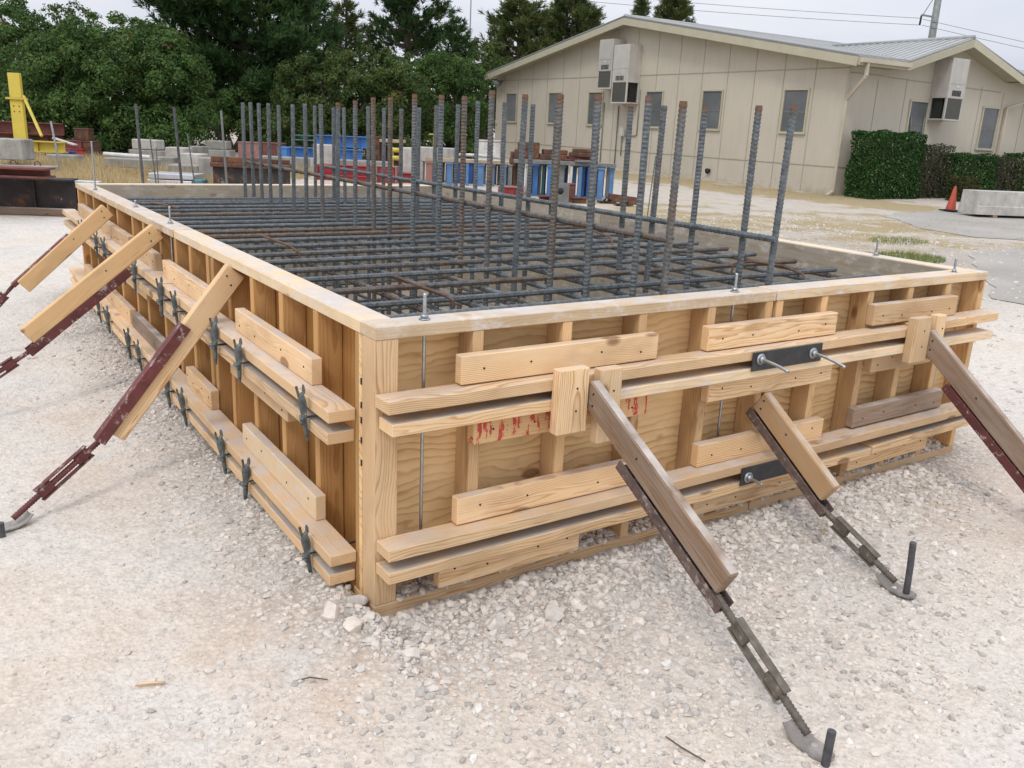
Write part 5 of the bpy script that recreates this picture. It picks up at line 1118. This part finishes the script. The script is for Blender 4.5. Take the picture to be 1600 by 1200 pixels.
ibeam(-11.35, -10.75, 21.7, 21.7, .23, .42, .2, 'blue beam end lying before the brown stack', 'navy')
o = MB().board(yard(-11.0, 21.2, .72), yard(-10.35, 20.9, .60), .03, .10, (0, 0, 1), .004).build('white_plank', M['white'], None, yard(-10.7, 21, .66)); tag(o, 'white plank leaning across the brown stack', 'plank')
p0, p1 = yard(-8.85, 19.05, .52), yard(-7.85, 19.0, .50); o = MB().tube([p0, p1], .045, 12).build('pipe', M['white'], None, p0); tag(o, 'pale pipe lying on top of the grassy concrete row', 'pipe'); sharp(o)
for k, (u, D, z, lab) in enumerate(((-6.9, 10.6, .03, 'grey timber dunnage lying before the rust red beam at left'), (-6.35, 11.55, .03, 'short weathered timber by the end of the dark girder'))):
    o = MB().board(yard(u - .45, D, G_(u, D) + .05), yard(u + .45, D + .1, G_(u, D) + .05), .09, .12, (0, 0, 1), .006).build('timber', M['old'], None, yard(u, D)); tag(o, lab, 'timber', 'timbers by the rusty girders')
# rusted girders in the near left
ibeam(-7.6, -5.55, 12.1, 12.35, .12, .44, .36, 'dark rusted girder lying behind the far left form corner', 'darksteel', stiff=4)
ibeam(-8.6, -5.95, 11.0, 11.3, .575, .70, .34, 'rust red flat beam on top of the dark girder at the left edge', 'redrust')
ibeam(-8.8, -5.9, 11.3, 11.8, .10, .54, .30, 'blackish girder under the rust red beam at the left edge', 'darksteel', stiff=3)
o = MB().board(yard(-6.42, 12.1, .47), yard(-5.75, 12.2, .47), .05, .15, (0, 0, 1), .004).build('channel', M['silver'], None, yard(-6.1, 12.15, .47)); tag(o, 'bright aluminium channel lying on the dark girder', 'channel')
for k, (z, lab) in enumerate(((.145, 'lower silver sheet in the small stack behind the far wall'), (.26, 'upper silver sheet in the small stack behind the far wall'))):
    mb = MB(); yb(mb, -6.45 + .02 * k, 16.4, .82, .6, z, z + .095, .01, .03 * k); o = mb.build('aluminium_sheet', M['silver'], None, yard(-6.45, 16.7, z)); tag(o, lab, 'metal sheet', 'silver sheets stacked behind the far wall')
mb = MB(); yb(mb, -5.90, 16.3, .17, .3, .13, .28, .02); o = mb.build('blue_box', M['teal'], None, yard(-5.9, 16.4, .13)); tag(o, 'small teal box beside the silver sheets', 'box')
e = empty('steel_bin', yard(-5.06, 16.8), 'dark rusty steel bin of stacked beams behind the far wall', 'bin')
mb = MB(); yb(mb, -5.06, 16.5, 1.25, .7, .11, .52, .01); mb.build('body', M['darksteel'], e); mb = MB(); yb(mb, -5.02, 16.42, 1.38, .82, .5205, .60, .008, .04); mb.build('rim', M['brown'], e)
mb = MB(); yb(mb, -5.15, 16.45, 1.1, .12, .6005, .70, .008, -.05); yb(mb, -4.9, 16.75, 1.1, .12, .6005, .68, .008, .03); mb.build('loose_beam', M['brown'], e)
crate(-7.25, 24.0, .63, .5, 0, .76, 'faded pink steel box left of the blue girders', 'pink', 'steel_box', 'steel box', GB, 0, True); crate(-6.66, 24.0, .50, .5, 0, .77, 'dark red steel box between pink box and blue girder', 'redrust', 'steel_box', 'steel box', GB, 0, True)
ibeam(-6.35, -4.3, 23.7, 24.2, .40, .70, .26, 'lower bright blue girder on the tan barrier', 'blue', stiff=4)
ibeam(-5.55, -4.2, 24.3, 24.6, .73, 1.03, .26, 'upper bright blue girder stacked on the lower one', 'blue', stiff=3)
crate(-6.18, 23.2, .24, .3, 0, .69, 'bright blue upright girder end at the left of the girders', 'blue', 'girder_end', 'girder end', None, 0, True)
e = empty('teal_rack', yard(-6.0, 24.9), 'thin teal rail rack above the lower blue girder', 'rack')
mb = MB()
for z in (.86, .98): mb.board(yard(-6.3, 24.9, z), yard(-5.0, 24.9, z), .03, .03, (0, 0, 1), .003)
for u in (-6.3, -5.05): mb.board(yard(u, 24.9, .2), yard(u, 24.9, 1.08), .05, .05, (1, 0, 0), .003)
mb.build('frame', M['teal'], e)
crate(-4.15, 25.0, .38, .5, 0, 1.04, 'dark brown box column right of the blue girders', 'brown', 'box_section', 'box section', GB, 0, True)
e = empty('covered_rack', yard(-3.66, 25.2), 'tan plank shelf on dark posts behind the yellow spools', 'rack'); mb = MB(); yb(mb, -3.66, 25, .72, .5, .90, .98, .01); mb.build('shelf', M['tan'], e)
mb = MB(); yb(mb, -3.95, 25.1, .10, .3, .2, .899, .01); yb(mb, -3.4, 25.1, .10, .3, .2, .899, .01); yb(mb, -3.66, 25.45, .4, .05, .2, .8, .01); mb.build('post', M['brown'], e)
GR = 'red steel frames before the barrier'
def redbox(u, D, wd, z0, z1, lab, outline=False):
    e = empty('red_frame', yard(u, D + .2, z0), lab, 'steel frame', GR); h = z1 - z0; mb = MB(); yb(mb, u, D + .03, wd - .03, .35, z0 + .02, z1 - .02, .006); mb.build('panel', M['redp'], e)
    fr = MB()
    for s in (-1, 1): yb(fr, u + s * (wd / 2 - .012), D, .03, .40, z0, z1, .004)
    yb(fr, u, D, wd - .056, .40, z1 - .0195, z1, .004); yb(fr, u, D, wd - .056, .40, z0, z0 + .0195, .004); fr.build('frame', M['pink'] if outline else M['redp'], e)
    rb = MB()
    for k in range(4): yb(rb, u - wd / 2 + wd * (k + .5) / 4, D + .008, .016, .02, z0 + .022, z1 - .022, .002)
    rb.build('rib', M['redrust'], e)
redbox(-3.95, 19.8, 1.14, .285, .49, 'upper long red steel frame before the tan barrier'); redbox(-3.92, 19.6, 1.14, .13, .28, 'lower long red steel frame before the tan barrier'); redbox(-2.96, 19.6, .44, .14, .52, 'square red frame with pale outline', True); redbox(-2.55, 19.9, .48, .14, .38, 'low dull red frame right of the square one')
e = empty('yellow_spool', yard(-3.16, 22.3, .5), 'pair of yellow spools on a short bracket between the posts', 'spool')
for z in (.60, .79):
    MB().tube([yard(-3.25, 22.4, z), yard(-3.06, 22.3, z)], .055, 12).build('roller', M['yellow'], e)
mb = MB(); yb(mb, -3.24, 22.45, .05, .06, .2, .85, .004); mb.build('bracket', M['yellow'], e)
e = empty('yellow_marker', yard(-2.19, 22.0), 'slim yellow tee post behind the white portal block', 'post'); mb = MB(); yb(mb, -2.16, 22, .07, .07, .19, 1.195, .006); mb.build('post', M['yellow'], e); mb = MB(); yb(mb, -2.19, 21.97, .20, .13, 1.1955, 1.22, .004); mb.build('top_plate', M['yellow'], e)
# racks of steel legs
def rack(u0, u1, D, zt, lab, legs, railmats):
    e = empty('steel_rack', yard((u0 + u1) / 2, D + .3), lab, 'steel rack', 'racks on rows of coloured steel legs'); zb = G_((u0 + u1) / 2, D) - .01
    for k, (dd, mt) in enumerate(((0, railmats[0]), (.55, railmats[1]))):
        mb = MB(); yb(mb, (u0 + u1) / 2, D + dd, u1 - u0, .10, zt - .075 - .012 * k, zt - .012 * k, .006); mb.build('rail', M[mt], e)
    rl = random.Random(int(D * 10))
    for u, wd, dd, mt in list(legs) + [(u0 + .08 + (u1 - u0 - .16) * (k + rl.uniform(-.3, .3)) / 17, rl.uniform(.05, .11), .60 + .1 * (k % 2), rl.choice(['navy', 'darksteel', 'grey', 'navy', 'brown'])) for k in range(18)]:
        mb = MB(); yb(mb, u, D + dd, wd, .09, zb, zt - .088, .008); yb(mb, u, D + dd - .02, wd * 1.3, .13, zt - .13, zt - .0885, .004) if wd > .07 else None; mb.build('leg', M[mt], e)
rack(-2.15, -.12, 20.0, .735, 'left steel rack with mauve and blue legs under pale rails', [(-2.07, .15, .0, 'pink'), (-1.90, .05, .55, 'navy'), (-1.83, .06, .1, 'white'), (-1.62, .13, 0, 'blue2'), (-1.47, .17, .55, 'navy'), (-1.22, .06, .0, 'blue2'), (-1.02, .07, .55, 'teal'), (-.92, .13, .0, 'blue2'), (-.76, .06, .55, 'navy'), (-.66, .09, .1, 'grey'), (-.42, .12, 0, 'blue2'), (-.28, .08, .55, 'grey')], ('tan', 'white'))
rack(-.18, 1.86, 18.0, .86, 'right steel rack with close set blue legs carrying rusty plates', [(-.06, .08, .5, 'teal'), (.02, .05, .5, 'blue2'), (.12, .08, .0, 'white'), (.27, .11, .2, 'blue'), (.37, .05, .5, 'grey'), (.44, .06, .5, 'teal'), (.57, .13, .0, 'blue'), (.68, .06, .5, 'navy'), (.79, .12, .1, 'grey'), (.91, .06, .5, 'navy'), (.98, .05, .0, 'white'), (1.07, .08, .4, 'blue2'), (1.16, .07, .0, 'blue2'), (1.25, .08, .5, 'blue'), (1.33, .06, .0, 'navy'), (1.42, .09, .5, 'blue2'), (1.57, .11, .0, 'blue2'), (1.80, .09, .1, 'blue2')], ('grey', 'tan'))
GP = 'rusty steel pieces on the right rack'
for u, wd, D, z0, z1, lab, rt_, mt in ((.07, .50, 18.15, .865, 1.19, 'tall brown steel block at the left of the right rack', .0, 'brown'), (-.18, .16, 18.2, .74, .99, 'small brown block beside the tall one over the rack gap', .1, 'brown'), (.60, .56, 18.15, .865, 1.07, 'rust brown plate stack in the middle of the right rack', .08, 'brown'), (1.16, .46, 18.1, .955, 1.11, 'rust brown tilted plates right of the rack middle', -.15, 'brown'), (1.13, .62, 18.12, .865, .95, 'dark red slab beneath the tilted plates', .05, 'redrust'), (1.20, .34, 17.93, .862, .90, 'thin grey plate at the front edge of the right rack', .0, 'grey')):
    mb = MB(); yb(mb, u, D, wd, .40, z0, z0 + (z1 - z0) * .55, .01, rt_); yb(mb, u + wd * .06, D + .03, wd * .86, .33, z0 + (z1 - z0) * .552, z1, .01, rt_ + .05); o = mb.build('rusty_plates', M[mt], None, yard(u, D + .2, z0)); tag(o, lab, 'steel plates', GP)
e = empty('holed_plate', yard(.77, 16.85), 'grey steel plate with round hole standing before the right rack', 'steel plate')
cpl = [];
c = yard(.77, 16.8, .33)
for k in range(4): pass
mb = MB(); yb(mb, .77, 16.8, .25, .02, .12, .51, .004); mb.build('plate', M['grey'], e); q = yard(.73, 16.795, .36); MB().tube([q, q - fdir * .004], .06, 16).build('hole', M['dark'], e)
redbox(-.20, 17.6, .52, .15, .34, 'low red frame at the foot of the right rack', True)
ibeam(.35, .70, 17.3, 17.5, .12, .22, .14, 'small rust red beam at the foot of the blue legs', 'redrust'); crate(.95, 17.2, .14, .2, 0, .48, 'narrow red upright beside the holed plate', 'redrust', 'upright', 'upright', None, 0, True)
crate(1.10, 17.0, .26, .2, 0, .24, 'small rusty lump of steel right of the holed plate', 'brown', 'scrap_block', 'scrap steel', 'scrap steel on the straw', .3, True)
def scrap(u, D, lab):
    e = empty('scrap_pile', yard(u, D), lab, 'scrap steel', 'scrap steel on the straw'); z = G_(u, D)
    mb = MB(); mb.board(yard(u - .20, D, z + .03), yard(u + .12, D + .1, z + .03), .03, .20, (0, 0, 1), .004); mb.build('plate', M['darksteel'], e)
    mb = MB(); mb.board(yard(u - .02, D + .05, z + .12), yard(u + .24, D + .0, z + .10), .14, .05, (0, .2, 1), .006); mb.build('bracket', M['brown'], e)
    mb = MB().tube([yard(u - .1, D - .03, z + .05), yard(u - .05, D - .05, z + .12), yard(u + .03, D - .02, z + .06)], .018, 8); mb.build('hook', M['darksteel'], e)
scrap(1.70, 17.3, 'rusty scrap brackets on the straw right of the rack'); scrap(1.98, 16.9, 'second heap of rusty scrap nearer the form')
e = empty('white_tank', yard(-1.03, 27.3), 'white box tank with lid handle left of the hall corner', 'tank'); mb = MB(); yb(mb, -1.03, 27, .68, .6, .2, 1.02, .02); mb.build('body', M['white'], e); mb = MB(); yb(mb, -1.0, 26.98, .74, .64, 1.0205, 1.06, .01); yb(mb, -1.02, 27.1, .05, .05, 1.0605, 1.16, .01); mb.build('lid', M['white'], e)
p0, p1 = yard(-1.6, 21, .79), yard(-.55, 21.2, .76); o = MB().tube([p0, p0.lerp(p1, .5) + Vector((0, 0, .02)), p1], .04, 10).build('pipe', M['white'], None, p0); tag(o, 'pale pipe lying over the left rack', 'pipe')
# thin posts behind the far wall
GQ = 'dark steel stakes standing behind the far wall'
def post(u, D, top, lean, r, lab, mat='stake'):
    b = yard(u, D); o = MB().tube([b - Vector((0, 0, .1)), b + Vector((rgt2[0] * lean, rgt2[1] * lean, top - b.z))], r, 8).build('stake', M[mat], None, b); tag(o, lab, 'stake', GQ); sharp(o)
post(-3.745, 8.9, 1.515, -.04, .014, 'thick dark upright stake left behind the far wall'); post(-3.66, 9.1, 1.20, -.09, .007, 'thin leaning rod beside the left thick stake', 'bar'); post(-3.735, 9.2, 1.1, .0, .006, 'thin upright rod close behind the left thick stake', 'bar')
post(-3.34, 8.9, 1.50, -.075, .013, 'thick dark stake second behind the far wall'); post(-3.25, 9.1, 1.25, -.12, .007, 'thin leaning rod beside the second thick stake', 'bar')
post(-2.90, 8.9, 1.49, -.055, .011, 'slimmer grey stake third behind the far wall', 'grey'); post(-9.35, 18.2, 1.15, -.12, .022, 'leaning galvanised rod before the brown stack', 'galv'); post(2.13, 15.0, 1.12, .06, .009, 'thin rod standing in the straw before the hall', 'bar')
# far house, poles
e = empty('house', yard(-14.1, 48.2), 'cream house glimpsed through the trees', 'house'); mb = MB(); yb(mb, -14.1, 48, 1.1, 2.5, .3, 1.15, .02); mb.build('wall', M['trim'], e)
mb = MB(); a, b, c, d2 = yard(-14.75, 47.8, 1.15), yard(-13.45, 47.8, 1.15), yard(-13.45, 50.8, 1.15), yard(-14.75, 50.8, 1.15); m1, m2 = yard(-14.1, 47.8, 1.6), yard(-14.1, 50.8, 1.6)
mb.add([a, b, c, d2, m1, m2], [(0, 1, 4), (2, 3, 5), (1, 2, 5, 4), (3, 0, 4, 5), (0, 3, 2, 1)]); mb.build('roof', M['grey'], e)
mb = MB(); yb(mb, -14.25, 47.97, .2, .05, .6, .9, .01); mb.build('window', M['glass'], e)
e = empty('power_pole', yard(25.6, 60), 'steel power pole with side bracket behind the hall roof', 'power pole'); b = yard(25.55, 60); t_ = Vector((b.x, b.y, 13.5))
MB().tube([b, t_], .2, 14, True, [.28, .19]).build('pole', M['grey'], e); ar = MB(); q = Vector((b.x, b.y, 9.35)); ar.board(q, q - rdir * .9 + Vector((0, 0, .1)), .10, .10, (0, 0, 1), .01); ar.tube([q - rdir * .85, q + Vector((0, 0, 1.7))], .025, 6); ar.build('bracket', M['grey'], e)
ins = MB(); ins.tube([q - rdir * .88 + Vector((0, 0, .05)), q - rdir * .9 + Vector((0, 0, -.5))], .06, 8); ins.build('insulator', M['black'], e)
e = empty('mast', yard(-4.39, 70), 'very thin tall mast above the trees', 'mast'); b = yard(-4.39, 70); MB().tube([b, Vector((b.x, b.y, 14))], .05, 8, True, [.07, .035]).build('pole', M['grey'], e)
def wire(p, q, sag, lab):
    p, q = Vector(p), Vector(q); n = 24; o = MB().tube([p.lerp(q, i / n) - Vector((0, 0, sag * 4 * (i / n) * (1 - i / n))) for i in range(n + 1)], .016, 5).build('power_line', M['grey'], None, p); tag(o, lab, 'power line', 'power lines across the sky')
Yd = lambda u, D, z: yard(u, D, z)
hp = Yd(24.7, 60, 9.0)
wire(Yd(-8, 66, 11.2), Yd(24.7, 60, 9.25), .25, 'upper power line running left from the pole over the hall'); wire(Yd(-8, 66, 10.7), Yd(24.7, 60, 8.85), .25, 'lower power line running left from the pole over the hall')
wire(Yd(24.8, 60, 9.2), Yd(48, 52, 4.6), .2, 'upper of the two wires dropping right from the pole bracket'); wire(Yd(24.8, 60, 8.85), Yd(48, 52, 4.2), .2, 'lower of the two wires dropping right from the pole bracket'); wire(Yd(25.4, 60, 12.0), Yd(48, 52, 8.0), .2, 'highest wire running right past the pole top'); wire(Yd(25.4, 60, 11.5), Yd(48, 52, 7.4), .2, 'second highest wire running right past the pole top')
wire(Yd(-26, 72, 9.0), Yd(2, 72, 6.4), .15, 'faint line between the two big pines'); wire(Yd(-26, 72, 8.2), Yd(2, 72, 5.5), .15, 'lowest faint line between the two big pines')
# cone and barrier on the drive
cb_ = yard(0, 0, 0); cp = Vector((17.45, 8.50, 0)); cp.z = float(ground_z(cp.x, cp.y, False)) + .024
e = empty('traffic_cone', cp, 'faded orange traffic cone at the end of the concrete barrier', 'traffic cone'); MB().board(cp + Vector((-.17, 0, .012)), cp + Vector((.17, 0, .012)), .024, .34, (0, 0, 1), .006).build('base', M['black'], e)
o = MB().tube([cp + Vector((0, 0, .0245)), cp + Vector((.03, 0, .52))], .1, 20, True, [.105, .020]).build('cone', M['cone'], e); sharp(o)
def barrier(a, b, lab):
    a, b = Vector(a), Vector(b); z = float(ground_z(a.x, a.y, False)); d = (b - a).normalized(); s = Vector((-d.y, d.x, 0)); e = empty('concrete_barrier', (a + b) / 2 + Vector((0, 0, z)), lab, 'barrier')
    pr = [(-.30, .06), (.30, .06), (.30, .22), (.27, .235), (.25, .52), (-.25, .52), (-.27, .235), (-.30, .22)]; MB().prism([Vector((a.x, a.y, z + h)) + s * w2 for w2, h in pr], d, (b - a).length).build('body', M['concretelight'], e)
    for k in (.12, .5, .88): q = a.lerp(b, k); MB().board(Vector((q.x, q.y, z + .032)) - s * .3, Vector((q.x, q.y, z + .032)) + s * .3, .055, .1, (0, 0, 1), .004).build('timber_skid', M['old'], e)
barrier((16.95, 7.85, 0), (20.2, 6.35, 0), 'low pale concrete barrier on skids beside the orange cone')
